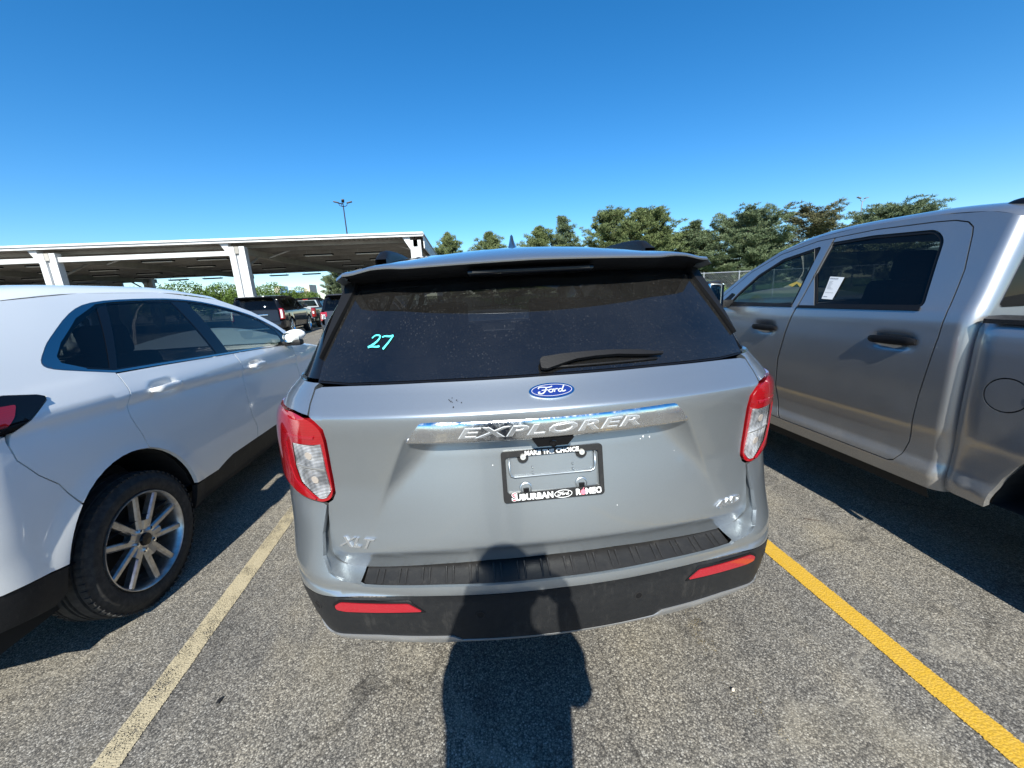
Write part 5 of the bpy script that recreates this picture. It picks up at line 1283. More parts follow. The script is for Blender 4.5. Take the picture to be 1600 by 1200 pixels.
# ------------------------------------------------------------------ vehicles further off
def far_suv(name, loc, yaw, sc, paint, label, lamps='tall', group=None, trim='gloss_black', wheel_mat='alloy', rr=.27):
    root = empty(name, loc, yaw); root.scale = (sc, sc, sc); tag(root, label, 'car', group)
    Wf = pchip([(.28, .88), (.45, .97), (.9, 1.0), (1.12, .985), (1.22, .94), (1.60, .80), (1.75, .72)])
    rr_ = pchip([(.3, .06), (.55, .0), (.75, .03), (1.0, .06), (1.15, .08), (1.70, .28)])
    ff = pchip([(.3, 5.0), (.6, 5.16), (1.0, 5.1), (1.15, 4.95)])
    B = Body(Wf, 5.17, .80, .28, .30, 4.7, lambda x, z: rr_(z)+.1*np.asarray(x, float)**2, lambda x, z: ff(z)-.2*np.asarray(x, float)**2, bump=arch_bump([(1.15, .40), (4.1, .40)], .46, .02))
    S = B.surf(); t = B.T
    for sx in (1, -1):
        low = [(.30, .46), (.69, .42)]+arc(1.15, .40, .465, .465, 177, 3, 12)+[(1.62, .36), (1.75, 1.19), (.30, 1.20)]
        patch('quarter_panel', B.side(low), S, paint, root, .12, gap=.003, sx=sx)
        patch('rear_door', B.side([(1.62, .36), (2.55, .36), (2.60, 1.185), (1.75, 1.19)]), S, paint, root, .15, gap=.003, sx=sx)
        patch('front_door', B.side([(2.55, .36), (3.55, .36), (3.55, 1.175), (2.60, 1.185)]), S, paint, root, .15, gap=.003, sx=sx)
        patch('front_fender', B.side([(3.55, .36), (3.63, .42)]+arc(4.1, .40, .465, .465, 177, 3, 12)+[(4.72, .45), (4.72, 1.02), (3.55, 1.175)]), S, paint, root, .15, gap=.003, sx=sx)
        wins = [rounded([(.62, 1.26), (.72, 1.60), (1.55, 1.64), (1.60, 1.25)], .03), rounded([(1.68, 1.25), (1.66, 1.645), (2.52, 1.64), (2.56, 1.24)], .03), rounded([(2.63, 1.24), (2.60, 1.635), (2.85, 1.60), (3.42, 1.25)], .03)]
        fr = [(.30, 1.205), (3.58, 1.18), (3.62, 1.20), (3.0, 1.63), (2.6, 1.70), (1.2, 1.715), (.40, 1.68)]
        patch('side_frame', B.side(fr), S, paint if trim == 'paint' else trim, root, .1, holes=[B.side(w_) for w_ in wins], sx=sx)
        for w_ in wins: patch('side_window', B.side(w_), S, 'glass_privacy', root, .15, sx=sx, off=-.006, rim=0)
        if lamps == 'tall': lp = B.tail([(.86, .78), (.84, 1.22)])+[(t(.38), 1.22), (t(.42), .78)]
        else: lp = B.tail([(.72, 1.00), (.72, 1.14)])+[(t(.42), 1.14), (t(.36), .84)]+B.tail([(.93, .84)])
        patch('tail_lamp', lp, S, 'lens_red', root, .06, sx=sx, off=.012, rim=.03)
        if lamps == 'tall': patch('lamp_core', B.tail([(.885, .82), (.875, 1.16)])+[(B.tail([(.93, 1.16)])[0][0], 1.16), (B.tail([(.94, .82)])[0][0], .82)], S, 'white_print', root, .06, sx=sx, off=.016)
        else: patch('lamp_core', B.tail([(.78, .90), (.78, 1.06), (.90, 1.06), (.92, .90)]), S, 'lens_clear', root, .06, sx=sx, off=.016)
        for y in (1.15, 4.1): make_wheel(root, (.88*sx, y, .40), .40, .26, rr, sx, 'six', False, wheel_mat)
        bm = bmesh.new(); box_bm(bm, (sx*1.10, 3.30, 1.28), (.20, .12, .17), None, .04); bm_obj('door_mirror', bm, paint, root, True)
        patch('inner_shell', [(.05, .5), (.05, 1.18), (t(3.6), 1.15), (t(3.6), .5)], S, 'inner_dark', root, .3, sx=sx, off=-.12, rim=0)
    patch('tailgate', sym(B.tail([(0, 1.17), (.80, 1.17), (.84, .70), (0, .70)])), S, paint, root, .12, gap=.003)
    patch('rear_window', sym(B.tail([(0, 1.62), (.70, 1.60), (.80, 1.20), (0, 1.20)])), S, 'glass_privacy', root, .12, rim=0)
    patch('window_border', sym([(0, 1.70), (.80, 1.66), (t(.31), 1.66), (t(.31), 1.19), (0, 1.17)]), S, 'gloss_black', root, .12, holes=[sym(B.tail([(0, 1.60), (.67, 1.58), (.77, 1.22), (0, 1.22)]))], rim=.01, off=-.006)
    patch('rear_bumper', sym([(0, .69), (.85, .69), (t(.31), .76), (t(.31), .44), (.85, .40), (0, .40)]), S, paint, root, .12, off=.02, rim=.05)
    bm = bmesh.new(); box_bm(bm, (0, .04, .42), (1.5, .10, .06), None, .02); bm_obj('bumper_trim', bm, 'chrome_clean', root, True)
    bm = bmesh.new(); box_bm(bm, (0, .05, .98), (.9, .05, .05), None, .015); bm_obj('plate_bar', bm, 'chrome_clean', root, True)
    bm = bmesh.new(); box_bm(bm, (0, .05, .88), (.31, .03, .15), None, .01); bm_obj('number_plate', bm, 'white_print', root, True)
    zs_ = pchip([(.25, 1.655), (.40, 1.68), (1.2, 1.715), (2.6, 1.70), (3.0, 1.63)]); zc_ = pchip([(.25, 1.70), (.6, 1.76), (1.4, 1.79), (2.5, 1.77), (3.0, 1.69)])
    roof_loft('roof', B, np.linspace(.25, 3.0, 10), zs_, zc_, paint, root, .45, 17)
    bm = bmesh.new(); box_bm(bm, (0, .18, 1.70), (1.3, .22, .035), Matrix.Rotation(rad(-6), 3, 'X'), .015); bm_obj('spoiler', bm, paint, root, True)
    screen_loft('windshield', B, [(3.0, 1.632), (3.3, 1.43), (3.62, 1.21)], .12, 'glass_green', root)
    roof_loft('bonnet', B, np.linspace(3.6, 4.85, 6), pchip([(3.6, 1.165), (4.7, 1.02)]), pchip([(3.6, 1.22), (4.7, 1.12)]), paint, root, .5, 13)
    TFx = B.tf+B.Lc+B.xf1
    for sx in (1, -1): patch('front_bumper', [(TFx, 1.08), (t(4.72), 1.02), (t(4.72), .45), (TFx, .35)], S, paint, root, .2, sx=sx)
    box('floor_pan', (0, 2.6, .38), (1.6, 4.5, .14), 'underbody', root)
    for y in (1.2, 2.0, 2.8):
        for x in (-.4, .4): make_seat(root, x, y, .72)
    return root
far_suv('black_suv', (-10.02, 20.4, 0), rad(7.0), 1.18, 'paint_black', 'large black SUV with tall red tail lamps parked in front of the canopy', 'tall', wheel_mat='chrome_clean', rr=.30)
far_suv('charcoal_suv', (-4.40, 15.6, 0), rad(2.0), 1.08, 'paint_charcoal', 'dark grey SUV half hidden behind the left edge of the silver SUV', 'wide', trim='paint')

def far_pickup(name, loc, yaw, sc, label):
    root = empty(name, loc, yaw); root.scale = (sc, sc, sc); tag(root, label, 'pickup truck')
    paint, B, S, C2, SC2 = 'paint_black', RMB, SB, RMC, SC
    t, c_ = B.T, C2.T
    for sx in (1, -1):
        bs = B.tail([(.80, 1.285)])+[(t(1.80), 1.287), (t(1.80)+.2, 1.27), (t(1.80)+.2, .44)]+[(t(y), z) for y, z in arc(1.23, .41, .49, .49, 3, 177, 12)]+[(t(.55), .43)]+B.tail([(.80, .46)])
        patch('bed_side', bs, S, paint, root, .12, sx=sx, rim=.03)
        top = [(2.06, 1.815), (2.7, 1.852), (3.05, 1.825), (3.35, 1.745), (3.85, 1.425), (4.02, 1.27)]
        wA = rounded([(3.69, 1.345), (3.46, 1.573), (3.254, 1.690), (2.955, 1.752), (2.990, 1.338)], .02); wB = rounded([(3.008, 1.766), (2.26, 1.755), (2.16, 1.345), (2.80, 1.340)], .02)
        patch('cab_side', C2.tail([(.74, .40), (.74, 1.75)])+C2.side(top)+[(c_(3.95), .42)], SC2, paint, root, .12, holes=[C2.side(wA), C2.side(wB)], sx=sx)
        for wn in (wA, wB): patch('side_window', C2.side(wn), SC2, 'glass_privacy', root, .15, sx=sx, off=-.008, rim=0)
        patch('front_fender', C2.side([(3.95, .44), (4.30, .44)]+arc(4.80, .41, .48, .48, 176, 4, 12)+[(5.36, .44), (5.36, 1.02), (4.4, 1.265), (4.02, 1.268)]), SC2, paint, root, .15, gap=.003, sx=sx)
        lp = patch('tail_lamp', B.tail([(.82, .72), (.82, 1.24)])+[(t(.36), 1.24), (t(.36), .72)], S, 'lens_red', root, .05, sx=sx, off=.012)
        patch('lamp_core', B.tail([(.86, .90), (.86, 1.05), (.93, 1.05), (.93, .90)]), S, 'white_print', lp, .05, sx=sx, off=.016)
        for y in (1.23, 4.80): make_wheel(root, (.87*sx, y, .405), .405, .27, .25, sx, 'six', False)
        bm = bmesh.new(); box_bm(bm, (sx*1.15, 3.66, 1.36), (.18, .10, .24), None, .03); bm_obj('door_mirror', bm, paint, root, True)
    patch('tailgate', [(-.80, .60), (.80, .60), (.80, 1.285), (-.80, 1.285)], S, 'paint_grey', root, .12, rim=.05, gap=.004)
    patch('cab_back', [(-.74, .60), (.74, .60), (.74, 1.75), (-.74, 1.75)], SC2, 'paint_grey', root, .12, holes=[[(-.66, 1.37), (.66, 1.37), (.62, 1.72), (-.62, 1.72)]])
    patch('back_window', [(-.68, 1.36), (.68, 1.36), (.64, 1.73), (-.64, 1.73)], SC2, 'glass_privacy', root, .1, off=.003, rim=.004)
    rfo = roof_loft('roof', C2, [1.9, 1.95, 2.06, 2.15, 2.3, 2.55, 2.85, 3.15, 3.35], pchip([(1.9, 1.75), (2.02, 1.80), (2.3, 1.845), (2.7, 1.852), (3.05, 1.825), (3.35, 1.745)]), pchip([(2.02, 1.83), (2.12, 1.885), (2.4, 1.925), (3.1, 1.905), (3.35, 1.81)]), paint, root, .5, 17)
    box('brake_lamp', (0, 1.93, 1.80), (.32, .05, .05), 'lens_red', rfo)
    screen_loft('windshield', C2, [(3.35, 1.745), (3.62, 1.60), (4.02, 1.27)], .14, 'glass_green', root, inw=.004)
    roof_loft('bonnet', C2, np.linspace(4.0, 5.4, 6), pchip([(4.0, 1.262), (5.0, 1.20), (5.4, 1.02)]), pchip([(4.0, 1.30), (5.1, 1.28), (5.4, 1.12)]), paint, root, .45, 13)
    bm = bmesh.new(); box_bm(bm, (0, -.09, .56), (1.9, .14, .20), None, .04); bm_obj('rear_bumper', bm, 'chrome_clean', root, True)
    box('bed_floor', (0, .98, .66), (1.66, 1.85, .05), 'plastic_step', root); box('floor_pan', (0, 2.85, .42), (1.5, 5.3, .14), 'underbody', root)
    return root
far_pickup('black_pickup', (-10.95, 27.6, 0), rad(4.0), 1.06, 'black pickup truck with pale tailgate parked behind the large black SUV')

# ------------------------------------------------------------------ canopy
cn = empty('parking_canopy', (-24, 27, 0)); tag(cn, 'long flat steel parking canopy with white fascia and columns', 'canopy')
def cbox(name, x0, x1, y0, y1, z0, z1, mat, parent=None, bev=0):
    o = box(name, ((x0+x1)/2, (y0+y1)/2, (z0+z1)/2), (x1-x0, y1-y0, z1-z0), mat, parent or cn, None, bev)
    if (parent or cn) is cn: o.location = (24, -27, 0)
    return o
CX0, CX1, CY0, CY1 = -64.0, -2.35, 27.0, 50.5
mb = MB()     # ribbed deck
xs_ = np.arange(CX0, CX1, .30)
prof = []
for x in xs_: prof += [(x, 5.50), (x+.10, 5.50), (x+.13, 5.56), (x+.27, 5.56)]
prof.append((CX1, 5.50)); n = len(prof)
mb.add([(x, y, z) for y in (CY0+.1, CY1-.1) for x, z in prof], [(i, i+1, n+i+1, n+i) for i in range(n-1)])
dk = mb.build('roof_deck', 'roof_deck', cn); dk.location = (24, -27, 0)
cbox('roof_sheet', CX0, CX1, CY0+.05, CY1-.05, 5.60, 5.66, 'white_steel')
cbox('fascia', CX0, CX1+.05, CY0-.04, CY0+.10, 5.46, 5.73, 'white_steel'); cbox('fascia', CX0, CX1+.05, CY1-.1, CY1+.04, 5.46, 5.73, 'white_steel')
cbox('gutter', CX0, CX1+.03, CY0-.12, CY0-.045, 5.60, 5.70, 'white_steel')
cbox('end_panel', CX1, CX1+.06, CY0+.3, CY1-.2, 4.75, 5.72, 'white_steel')
for y in np.arange(CY0+1.2, CY1-.5, 1.95): cbox('purlin', CX0, CX1-.05, y, y+.09, 5.27, 5.49, 'roof_deck')
colx = [-45.0, -34.6, -24.2, -13.7, -2.85]
for x in colx:
    g = cbox('girder', x-.14, x+.14, CY0+.15, CY1-.15, 4.85, 5.26, 'roof_deck')
    for y in (CY0+.35, CY1-1.2):
        mt = 'white_steel'
        # column: H section of two flanges and a web
        w_ = .34 if x > -3 else .46
        c0 = cbox('column', x-w_, x-w_+.34, y-.20, y+.20, .05, 5.26, mt)
        cbox('column_flange', x+w_-.34, x+w_, y-.20, y+.20, .05, 5.26, mt); cbox('column_web', x-w_+.34, x+w_-.34, y-.06, y+.06, .05, 5.2, mt)
        cbox('base_plate', x-w_-.15, x+w_+.15, y-.35, y+.35, 0.0, .05, 'galvanised')
        V = [(x-w_-.02, y-.2, 4.70), (x-w_-.02, y+.2, 4.70), (x-w_-.45, y-.2, 5.45), (x-w_-.45, y+.2, 5.45), (x-w_+.02, y-.2, 5.45), (x-w_+.02, y+.2, 5.45)]
        h_ = mesh_obj('haunch', V, [(0, 1, 3, 2), (0, 2, 4), (1, 5, 3), (2, 3, 5, 4), (0, 4, 5, 1)], mt, cn); h_.location = (24, -27, 0)
    for (ya, yb) in ((CY0+.6, CY0+2.9), (CY1-1.5, CY1-3.8)):
        br = tube('knee_brace', [(x, ya, 3.9), (x, yb, 4.95)], .07, 'roof_deck', cn, 6); br.location = (24, -27, 0)
    for s_ in ((-1, 1) if x < -3 else (-1,)):
        br = tube('roof_brace', [(x, CY0+4.0, 4.9), (x+s_*1.6, CY0+4.0, 5.4)], .05, 'white_steel', cn, 6); br.location = (24, -27, 0)
for a, b in zip(colx[:3], colx[1:4]): cbox('tie_beam', a+.48, b-.48, CY0+.25, CY0+.45, 4.76, 5.03, 'white_steel')
bw_ = cbox('back_wall', CX0, -38.4, CY1+.2, CY1+.4, 0, 5.4, 'roof_deck')
# strip lights under the deck
def strip_light(x, y, z, label):
    r = empty('strip_light', (x, y, z)); tag(r, label, 'light fixture', 'strip lights under the canopy')
    return r
lp0 = None
rows = [(-47.0, 'far left row'), (-40.0, 'second row from the left'), (-36.5, 'row left of the left column'), (-31.0, 'row right of the left column'),
        (-27.5, 'row midway between the columns'), (-20.5, 'row left of the right column'), (-17.0, 'row right of the right column'), (-10.0, 'row above the black pickup'), (-6.5, 'row by the end panel')]
for x, where in rows:
    for y, nth in ((30.5, 'nearest'), (35.0, 'second nearest'), (39.5, 'middle'), (44.0, 'second farthest'), (48.5, 'farthest')):
        r = strip_light(x, y, 4.92, nth+' strip light under the canopy, '+where)
        if lp0 is None:
            bm = bmesh.new(); box_bm(bm, (0, 0, .05), (2.0, .34, .10), None, .045); a_ = bm_obj('housing', bm, 'plastic_dark', r, True)
            bm = bmesh.new(); box_bm(bm, (0, 0, -.012), (1.86, .28, .05), None, .022); b_ = bm_obj('diffuser', bm, 'lamp_lens', r, True)
            V, F = tube_data([(-.8, 0, .09), (-.8, 0, .36)], .012, 5); m2 = MB().add(V, F); V, F = tube_data([(.8, 0, .09), (.8, 0, .36)], .012, 5); m2.add(V, F)
            c__ = m2.build('hanger', 'galvanised', r); lp0 = (a_, b_, c__)
        else:
            for p_ in lp0:
                q_ = p_.copy(); COL.objects.link(q_); q_.parent = r

# ------------------------------------------------------------------ light poles
def light_pole(loc, h, heads, label, mat='pole_dark', sc=1.0):
    r = empty('light_pole', loc); tag(r, label, 'light pole')
    V, F = tube_data([(0, 0, 0), (0, 0, h)], [.13*sc, .07*sc], 10); mesh_obj('pole', V, F, mat, r, True, angle=60)
    V, F = tube_data([(0, 0, 0), (0, 0, .5)], [.26, .26], 12); mesh_obj('footing', V, F, 'galvanised', r, True, angle=60)
    for a in heads:
        c, s = math.cos(a), math.sin(a)
        V, F = tube_data([(0, 0, h-.05), (c*.30, s*.30, h-.02), (c*.48, s*.48, h+.10), (c*.52, s*.52, h+.38)], .045*sc, 6); mesh_obj('arm', V, F, mat, r, True)
        bm = bmesh.new(); box_bm(bm, (c*.82, s*.82, h+.46), (.72*sc, .36*sc, .14*sc), Matrix.Rotation(a, 3, 'Z') @ Matrix.Rotation(rad(-14), 3, 'Y'), .03); bm_obj('lamp_head', bm, mat, r, True)
    return r
light_pole((-15.1, 58.5, 0), 14.2, [0.15, 2.2, 3.3, 5.0], 'tall dark light pole with four heads rising behind the canopy')
light_pole((64.2, 60, 0), 13.2, [0.2, 3.3], 'light pole behind the trees above the silver pickup roof', 'galvanised')
light_pole((18.6, 72, 0), 11.4, [2.9], 'slender light pole between the pine trees', 'galvanised', .7)

# ------------------------------------------------------------------ chain-link fence
fe = empty('chain_fence', (10, 30.3, 0)); tag(fe, 'chain-link fence with galvanised top rail before the grass verge', 'fence')
tube('top_rail', [(0, 0, 2.38), (62, 0, 2.38)], .035, 'galvanised', fe, 8)
V, F = tube_data([(0, 0, 0), (0, 0, 2.46)], .045, 8); po = mesh_obj('post', V, F, 'galvanised', fe, True, angle=60)
for i in range(1, 21):
    q_ = po.copy(); COL.objects.link(q_); q_.parent = fe; q_.location = (i*3.05, 0, 0)
mb = MB(); wv = .006; st = .20
for i in range(int(62/st)):
    for s_ in (1, -1):
        x0 = i*st; x1 = x0+s_*2.33
        mb.add([(x0-wv, 0, .02), (x0+wv, 0, .02), (x1+wv, 0.002*s_, 2.35), (x1-wv, 0.002*s_, 2.35)], [(0, 1, 2, 3)])
tag(mb.build('wire_mesh', 'galvanised', fe), kind='stuff')

# ------------------------------------------------------------------ trees
def needle_tris(P, D, ln, wd, rng):
    n = len(P); D = D/np.linalg.norm(D, axis=1, keepdims=True)
    R_ = rng.normal(size=(n, 3)); S = np.cross(D, R_); S /= np.maximum(np.linalg.norm(S, axis=1, keepdims=True), 1e-6)
    L = ln*rng.uniform(.6, 1.25, (n, 1)); Wd = wd*rng.uniform(.7, 1.3, (n, 1))
    V = np.stack([P-S*Wd, P+S*Wd, P+D*L+S*Wd*.35, P+D*L-S*Wd*.35], 1).reshape(-1, 3)
    F = np.arange(4*n).reshape(n, 4)
    return V, F
def np_mesh(name, V, F, mat, parent=None):
    me = bpy.data.meshes.new(name); n, k_ = F.shape
    me.vertices.add(len(V)); me.vertices.foreach_set('co', np.asarray(V, np.float32).ravel())
    me.loops.add(n*k_); me.loops.foreach_set('vertex_index', F.astype(np.int32).ravel())
    me.polygons.add(n); me.polygons.foreach_set('loop_start', np.arange(0, n*k_, k_, dtype=np.int32)); me.polygons.foreach_set('loop_total', np.full(n, k_, np.int32))
    me.update(); me.validate()
    return link_mesh(name, me, mat, parent)
def pine(seed, h, wid, mat, base=.12, shape='cone', dens=1.0):
    rng = np.random.default_rng(seed); r = empty('pine_tree')
    lean = rng.normal(0, .02, 2)
    def axis(z): return np.array([lean[0]*z+.15*math.sin(z*.6+seed), lean[1]*z+.15*math.cos(z*.5+seed), z])
    V, F = tube_data([axis(z) for z in np.linspace(0, h*.97, 10)], np.linspace(.20*h/10, .03, 10), 8); tr = MB().add(V, F)
    PP, DD = [], []
    nb = int(9.5*h*dens)
    for i in range(nb):
        f = base+(1-base)*((i+rng.random())/nb)**.92
        z = f*h*.97; u = (f-base)/(1-base)
        if shape == 'cone': pr = (1-u)**.78*min(1, .7+u*2.2)
        elif shape == 'round': pr = math.sqrt(max(0.02, 1-(u*1.02-.38)**2/.42))
        else: pr = math.sqrt(max(0.03, 1-(u*1.02-.55)**2/.36))
        L = wid/2*pr*rng.uniform(.62, 1.12); a = rng.uniform(0, 2*math.pi)
        up_ = rng.uniform(.02, .35)+.45*u
        d = np.array([math.cos(a), math.sin(a), up_]); d /= np.linalg.norm(d); o = axis(z)
        pts = [o+d*L*s_+np.array([0, 0, .10*L*s_*s_]) for s_ in (0, .35, .7, 1)]
        if L > .7 and i % 2 == 0:
            V, F = tube_data(pts, [.05*h/10, .035*h/10, .02, .008], 5, False); tr.add(V, F)
        nt_ = max(2, int(L*2.3))
        sd_ = np.array([-d[1], d[0], 0])
        for k_ in range(nt_):
            s_ = .30+.70*(k_+rng.random())/nt_
            for m_ in range(2):
                c = o+d*L*s_+np.array([0, 0, .10*L*s_*s_])+sd_*rng.normal(0, .10+.16*L*s_)+rng.normal(0, .10, 3)
                n_ = 48; q = rng.normal(size=(n_, 3)); q /= np.linalg.norm(q, axis=1, keepdims=True); q[:, 2] = q[:, 2]*.7+.25; q += d*.30
                PP.append(c+q*rng.uniform(.05, .34, (n_, 1))*np.array([1, 1, .62])); DD.append(q)
    PP, DD = np.vstack(PP), np.vstack(DD)
    V, F = needle_tris(PP, DD, .26, .034, rng)
    tr.build('trunk', 'bark', r, True, 60); np_mesh('crown', V, F, mat, r)
    return r
def copy_tree(o, loc, rz, sc, label, group, mats=None):
    c = o.copy(); COL.objects.link(c); c.location = loc; c.rotation_euler = (0, 0, rz); c.scale = sc
    tag(c, label, 'tree', group)
    for ch in list(o.children):
        q = ch.copy(); COL.objects.link(q); q.parent = c
    return c
GP = 'pine trees beyond the car park'
P1 = pine(11, 10.0, 12.5, 'needles', .10, 'cone'); P2 = pine(23, 12.0, 10.0, 'needles', .08, 'round'); P3 = pine(37, 10.6, 12.5, 'needles_blue', .06, 'round', 1.25); P4 = pine(41, 11.0, 9.0, 'needles_brown', .10, 'top', .62)
P5 = pine(53, 11.6, 11.0, 'needles_blue', .10, 'cone', .85)
def put(o, x, y, rz, s, label): o.location = (x, y, 0); o.rotation_euler = (0, 0, rz); o.scale = s; tag(o, label, 'tree', GP)
put(P1, -1.4, 56, .4, (.72, .72, 1.0), 'narrow pine tree just right of the canopy end')
copy_tree(P1, (4.0, 56, 0), 2.1, (.88, .88, .99), 'small pointed pine tree left of the roof aerial of the silver SUV', GP)
copy_tree(P1, (7.0, 58, 0), 4.4, (.8, .8, .80), 'low pine tree touching the roof aerial of the silver SUV', GP)
copy_tree(P1, (10.9, 55, 0), 1.0, (.95, .95, 1.02), 'broad low pine tree just right of the roof aerial', GP)
put(P5, 14.2, 57, .2, (.95, .95, 1.02), 'airy pine tree with open whorled branches above the silver SUV roof')
put(P2, 21.6, 56, .9, (.92, .92, 1.0), 'full dark pine tree above the right roof rail of the silver SUV')
copy_tree(P2, (26.8, 57, 0), 3.6, (1.05, 1.05, 1.0), 'tallest rounded pine tree of the group behind the silver SUV', GP)
copy_tree(P2, (30.4, 60, 0), 5.2, (.8, .8, .80), 'short pine tree on the right flank of the tallest pine', GP)
copy_tree(P5, (34.4, 57, 0), 2.7, (1.3, 1.3, .92), 'thin blue-green pine tree left of the widest pine', GP)
put(P3, 41.4, 55, 0, (1.0, 1.0, 1.0), 'widest dense pine tree above the front door of the silver pickup')
put(P4, 52.4, 56, .8, (1.25, 1.25, .98), 'sparse brownish pine tree above the rear door of the silver pickup')
copy_tree(P3, (67.0, 57, 0), 1.9, (1.12, 1.12, 1.06), 'flat-topped spreading pine tree above the silver pickup roof', GP)
copy_tree(P2, (17.8, 62, 0), 1.1, (.75, .75, .70), 'low pine tree between the airy pine and the full dark pine', GP)
copy_tree(P1, (24.2, 61, 0), 5.6, (1.0, 1.0, .98), 'pine tree filling the gap between the two full rounded pines', GP)
copy_tree(P2, (37.6, 61, 0), .3, (.95, .95, .78), 'pine tree in the gap left of the widest dense pine', GP)
copy_tree(P5, (46.8, 60, 0), 4.9, (1.2, 1.2, .86), 'pine tree between the widest pine and the sparse brownish pine', GP)
copy_tree(P1, (59.6, 62, 0), 3.0, (1.1, 1.1, .86), 'low pine tree left of the flat-topped spreading pine', GP)
copy_tree(P3, (-17.0, 62, 0), 4.0, (.62, .62, .68), 'pine tree seen under the canopy beside its rear column', GP)

def bush(seed, rx, ry, h, n, mat):
    rng = np.random.default_rng(seed); r = empty('leafy_tree')
    c = []
    for k_ in range(9): c.append((rng.uniform(-.6, .6)*rx, rng.uniform(-.6, .6)*ry, h*rng.uniform(.35, .8), rng.uniform(.32, .5)))
    P = []
    for (x, y, z, s) in c:
        q = rng.normal(size=(n//9, 3)); q /= np.linalg.norm(q, axis=1, keepdims=True); q *= rng.uniform(.75, 1.08, (len(q), 1))
        P.append(np.array([x, y, z])+q*np.array([rx*s*1.3, ry*s*1.3, h*s*.75]))
    P = np.vstack(P); P = P[P[:, 2] > .1]
    D = rng.normal(size=P.shape); D[:, 2] += .3
    V, F = needle_tris(P, D, .22, .085, rng)
    mb_ = MB()
    for k_ in range(3): mb_.add(*tube_data([(0, 0, 0), (c[k_][0]*.5, c[k_][1]*.5, h*.4), (c[k_][0], c[k_][1], c[k_][2])], [.12, .08, .03], 6))
    mb_.build('trunk', 'bark', r, True, 60); np_mesh('crown', V, F, mat, r)
    return r
B1 = bush(5, 3.0, 2.2, 5.2, 5200, 'leaves_bright'); B2 = bush(9, 3.4, 2.2, 5.0, 5600, 'leaves_bright')
GB = 'leafy trees seen under the canopy'
spots = [(-52.5, .92), (-48.6, .98), (-44.6, .88), (-40.6, .97), (-37.4, .89), (-34.6, .93), (-31.6, .80), (-28.4, .85), (-25.6, .74), (-22.6, .60)]
lab = ['bright green leafy tree at the far left gap under the canopy', 'second bright green leafy tree from the left under the canopy', 'third bright green leafy tree from the left under the canopy', 'fourth bright green leafy tree from the left under the canopy',
       'bright green leafy tree left of the rear canopy column', 'bright green leafy tree behind the rear canopy column', 'bright green leafy tree right of the rear canopy column', 'bright green leafy tree behind the large black SUV roof', 'low bright green leafy tree right of the white canopy column', 'smallest bright green leafy tree left of the cream building']
for i, ((x, s), lb_) in enumerate(zip(spots, lab)):
    src = (B1, B2)[i % 2]
    if i < 2: src.location = (x, 62+(i % 3), 0); src.scale = (s, s, s); tag(src, lb_, 'tree', GB)
    else: copy_tree(src, (x, 62+(i % 3)*1.3, 0), i*1.3, (s, s, s), lb_, GB)
B3 = bush(15, 1.0, .8, 1.3, 1500, 'leaves_bright')
B3.location = (21.0, 31.2, 0); B3.name = 'shrub'; tag(B3, 'low yellow-green shrub at the foot of the chain-link fence', 'shrub')
# pale box structure beyond the fence
ub_ = empty('utility_cabinet', (21.6, 38, 0)); tag(ub_, 'small white cabinet on the grass beyond the chain-link fence', 'cabinet')
bm = bmesh.new(); box_bm(bm, (0, 0, .95), (1.3, .9, 1.7), None, .03); bm_obj('cabinet_body', bm, 'white_steel', ub_, True)
box('plinth', (0, 0, .06), (1.5, 1.1, .12), 'galvanised', ub_)
V = [(-.75, -.55, 1.81), (.75, -.55, 1.81), (.75, .55, 1.81), (-.75, .55, 1.81), (-.75, 0, 2.05), (.75, 0, 2.05)]; mesh_obj('cabinet_roof', V, [(0, 1, 5, 4), (2, 3, 4, 5), (0, 4, 3), (1, 2, 5), (0, 3, 2, 1)], 'white_steel', ub_)

# ------------------------------------------------------------------ far building
bd = empty('cream_building', (-43, 110, 0)); tag(bd, 'far cream building with blue rooftop railing seen under the canopy', 'building')
for x in (-3.6, 3.6): box('stair_tower', (x, 0, 3.3), (1.3, 5, 6.6), 'building_wall', bd)
box('main_wall', (0, .4, 2.4), (5.9, 4, 4.8), 'building_wall', bd); box('roof_band', (0, -.2, 5.0), (5.9, 5, .4), 'building_blue', bd)
for i in range(6): box('window', (-2.3+i*.92, -1.63, 3.9), (.7, .06, .9), 'building_glass', bd)
for i in range(7): box('railing_post', (-2.8+i*.93, -2.4, 5.6), (.08, .08, .8), 'building_blue', bd)
box('railing', (0, -2.4, 6.0), (5.9, .08, .10), 'building_blue', bd)

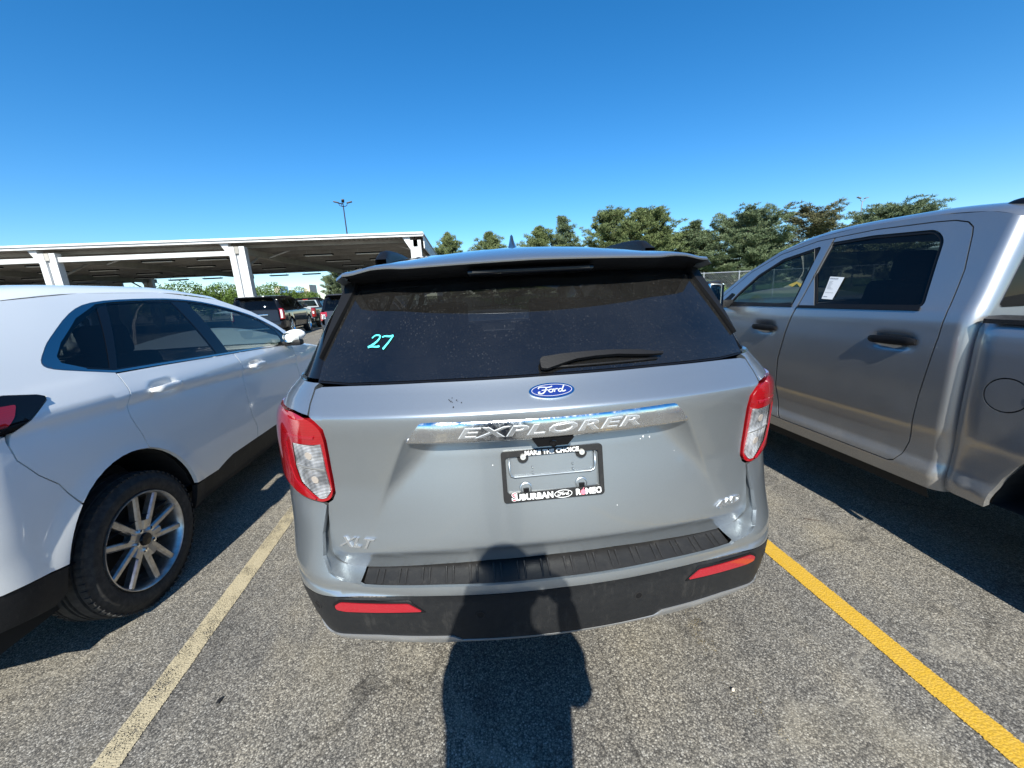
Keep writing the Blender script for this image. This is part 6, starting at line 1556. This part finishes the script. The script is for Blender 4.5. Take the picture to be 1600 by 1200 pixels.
# ------------------------------------------------------------------ the person taking the photograph (stands behind the camera, casts the shadow in view)
def person():
    r = empty('person', (-.112, -.26, 0)); tag(r, 'person in dark clothes holding up a phone behind the silver SUV', 'person')
    J = {'pel': ((-.025, -.07, .98), .235), 'spi': ((-.025, -.06, 1.18), .24), 'che': ((-.01, -.06, 1.28), .222), 'nek': ((.01, -.01, 1.52), .072), 'hea': ((.025, .02, 1.63), .095), 'top': ((.025, .02, 1.715), .090)}
    E = [('pel', 'spi'), ('spi', 'che'), ('che', 'nek'), ('nek', 'hea'), ('hea', 'top')]
    for s, n in ((-1, 'l'), (1, 'r')):
        el = (-.165, .12, 1.24) if s < 0 else (.285, .07, 1.06); wr = (-.055, .215, 1.48) if s < 0 else (.225, .21, 1.46)
        J[n+'sh'] = ((s*.225, -.04, 1.345), .085); J[n+'el'] = (el, .062); J[n+'wr'] = (wr, .030)
        J[n+'hp'] = ((s*.10, -.06, .92), .125); J[n+'kn'] = ((s*.12, -.03, .50), .080); J[n+'an'] = ((s*.12, -.08, .09), .042); J[n+'to'] = ((s*.135, .12, .035), .036)
        E += [('che', n+'sh'), (n+'sh', n+'el'), (n+'el', n+'wr'), ('pel', n+'hp'), (n+'hp', n+'kn'), (n+'kn', n+'an'), (n+'an', n+'to')]
    r.scale = (1, 1, .962)
    names = list(J); idx = {k: i for i, k in enumerate(names)}
    me = bpy.data.meshes.new('body'); me.from_pydata([J[k][0] for k in names], [(idx[a], idx[b]) for a, b in E], []); 
    o = bpy.data.objects.new('body', me); COL.objects.link(o)
    o.modifiers.new('skin', 'SKIN'); o.modifiers.new('sub', 'SUBSURF').levels = 2
    for i, k in enumerate(names):
        v = me.skin_vertices[0].data[i]; v.radius = (J[k][1], J[k][1]*(.72 if k in ('pel', 'spi', 'che') else 1)); v.use_root = k == 'pel'
    dg = bpy.context.evaluated_depsgraph_get(); m2 = bpy.data.meshes.new_from_object(o.evaluated_get(dg)); bpy.data.objects.remove(o)
    m2.polygons.foreach_set('use_smooth', [True]*len(m2.polygons)); m2.materials.clear()
    b = link_mesh('body', m2, 'shirt', r)
    # head with nose and ears, cap of hair, hands with five fingers
    bm = bmesh.new(); bmesh.ops.create_uvsphere(bm, u_segments=20, v_segments=16, radius=1.0)
    for v in bm.verts:
        x, y, z = v.co; v.co = (.025+x*.092*(1-.16*max(0, -z)), y*.105+.02, z*.128+1.665)
    bmesh.ops.create_uvsphere(bm, u_segments=8, v_segments=6, radius=1.0, matrix=Matrix.Translation((.025, .125, 1.655)) @ Matrix.Diagonal((.014, .022, .024, 1)))
    for s in (-1, 1): bmesh.ops.create_uvsphere(bm, u_segments=8, v_segments=6, radius=1.0, matrix=Matrix.Translation((.025+s*.094, .015, 1.66)) @ Matrix.Diagonal((.012, .022, .034, 1)))
    bm_obj('head', bm, 'skin', r, True, 80)
    bm = bmesh.new(); bmesh.ops.create_uvsphere(bm, u_segments=20, v_segments=14, radius=1.0)
    for v in list(bm.verts):
        x, y, z = v.co; v.co = (.025+x*.102, y*.116+.008, z*.125+1.690)
    bmesh.ops.delete(bm, geom=[v for v in bm.verts if v.co.z < 1.66 or (v.co.y > .085 and v.co.z < 1.73)], context='VERTS')
    bm_obj('hair', bm, 'bark', r, True, 80)
    for s in (-1, 1):
        px = -.035 if s < 0 else .19; mb_ = MB(); zc_ = 1.55 if s < 0 else 1.53
        wr = (-.055, .215, 1.48) if s < 0 else (.225, .21, 1.46)
        mb_.add(*tube_data([wr, ((wr[0]+px)/2, .205, (wr[2]+zc_)/2), (px-s*.0, .200, zc_)], [.030, .036, .030], 8))
        for k_, (dz, ln) in enumerate(((.030, .060), (.012, .068), (-.006, .064), (-.024, .050))):
            mb_.add(*tube_data([(px, .196, zc_+dz), (px-s*ln*.45, .206, zc_+dz+.012), (px-s*ln, .207, zc_+dz+.010)], [.009, .0085, .007], 6))
        mb_.add(*tube_data([(px, .192, zc_-.02), (px-s*.03, .186, zc_-.030), (px-s*.055, .190, zc_-.018)], [.011, .010, .008], 6))
        mb_.build('hand', 'skin', r, True, 80)
    ph = box('phone', (0, 0, 0), (.16, .009, .075), 'gloss_black', None, None, .004)
    ph.location = (-.005, -.022, 1.505); ph.rotation_euler = (rad(-8), 0, 0)
    tag(ph, 'dark phone held up by the person behind the silver SUV', 'phone')
person()
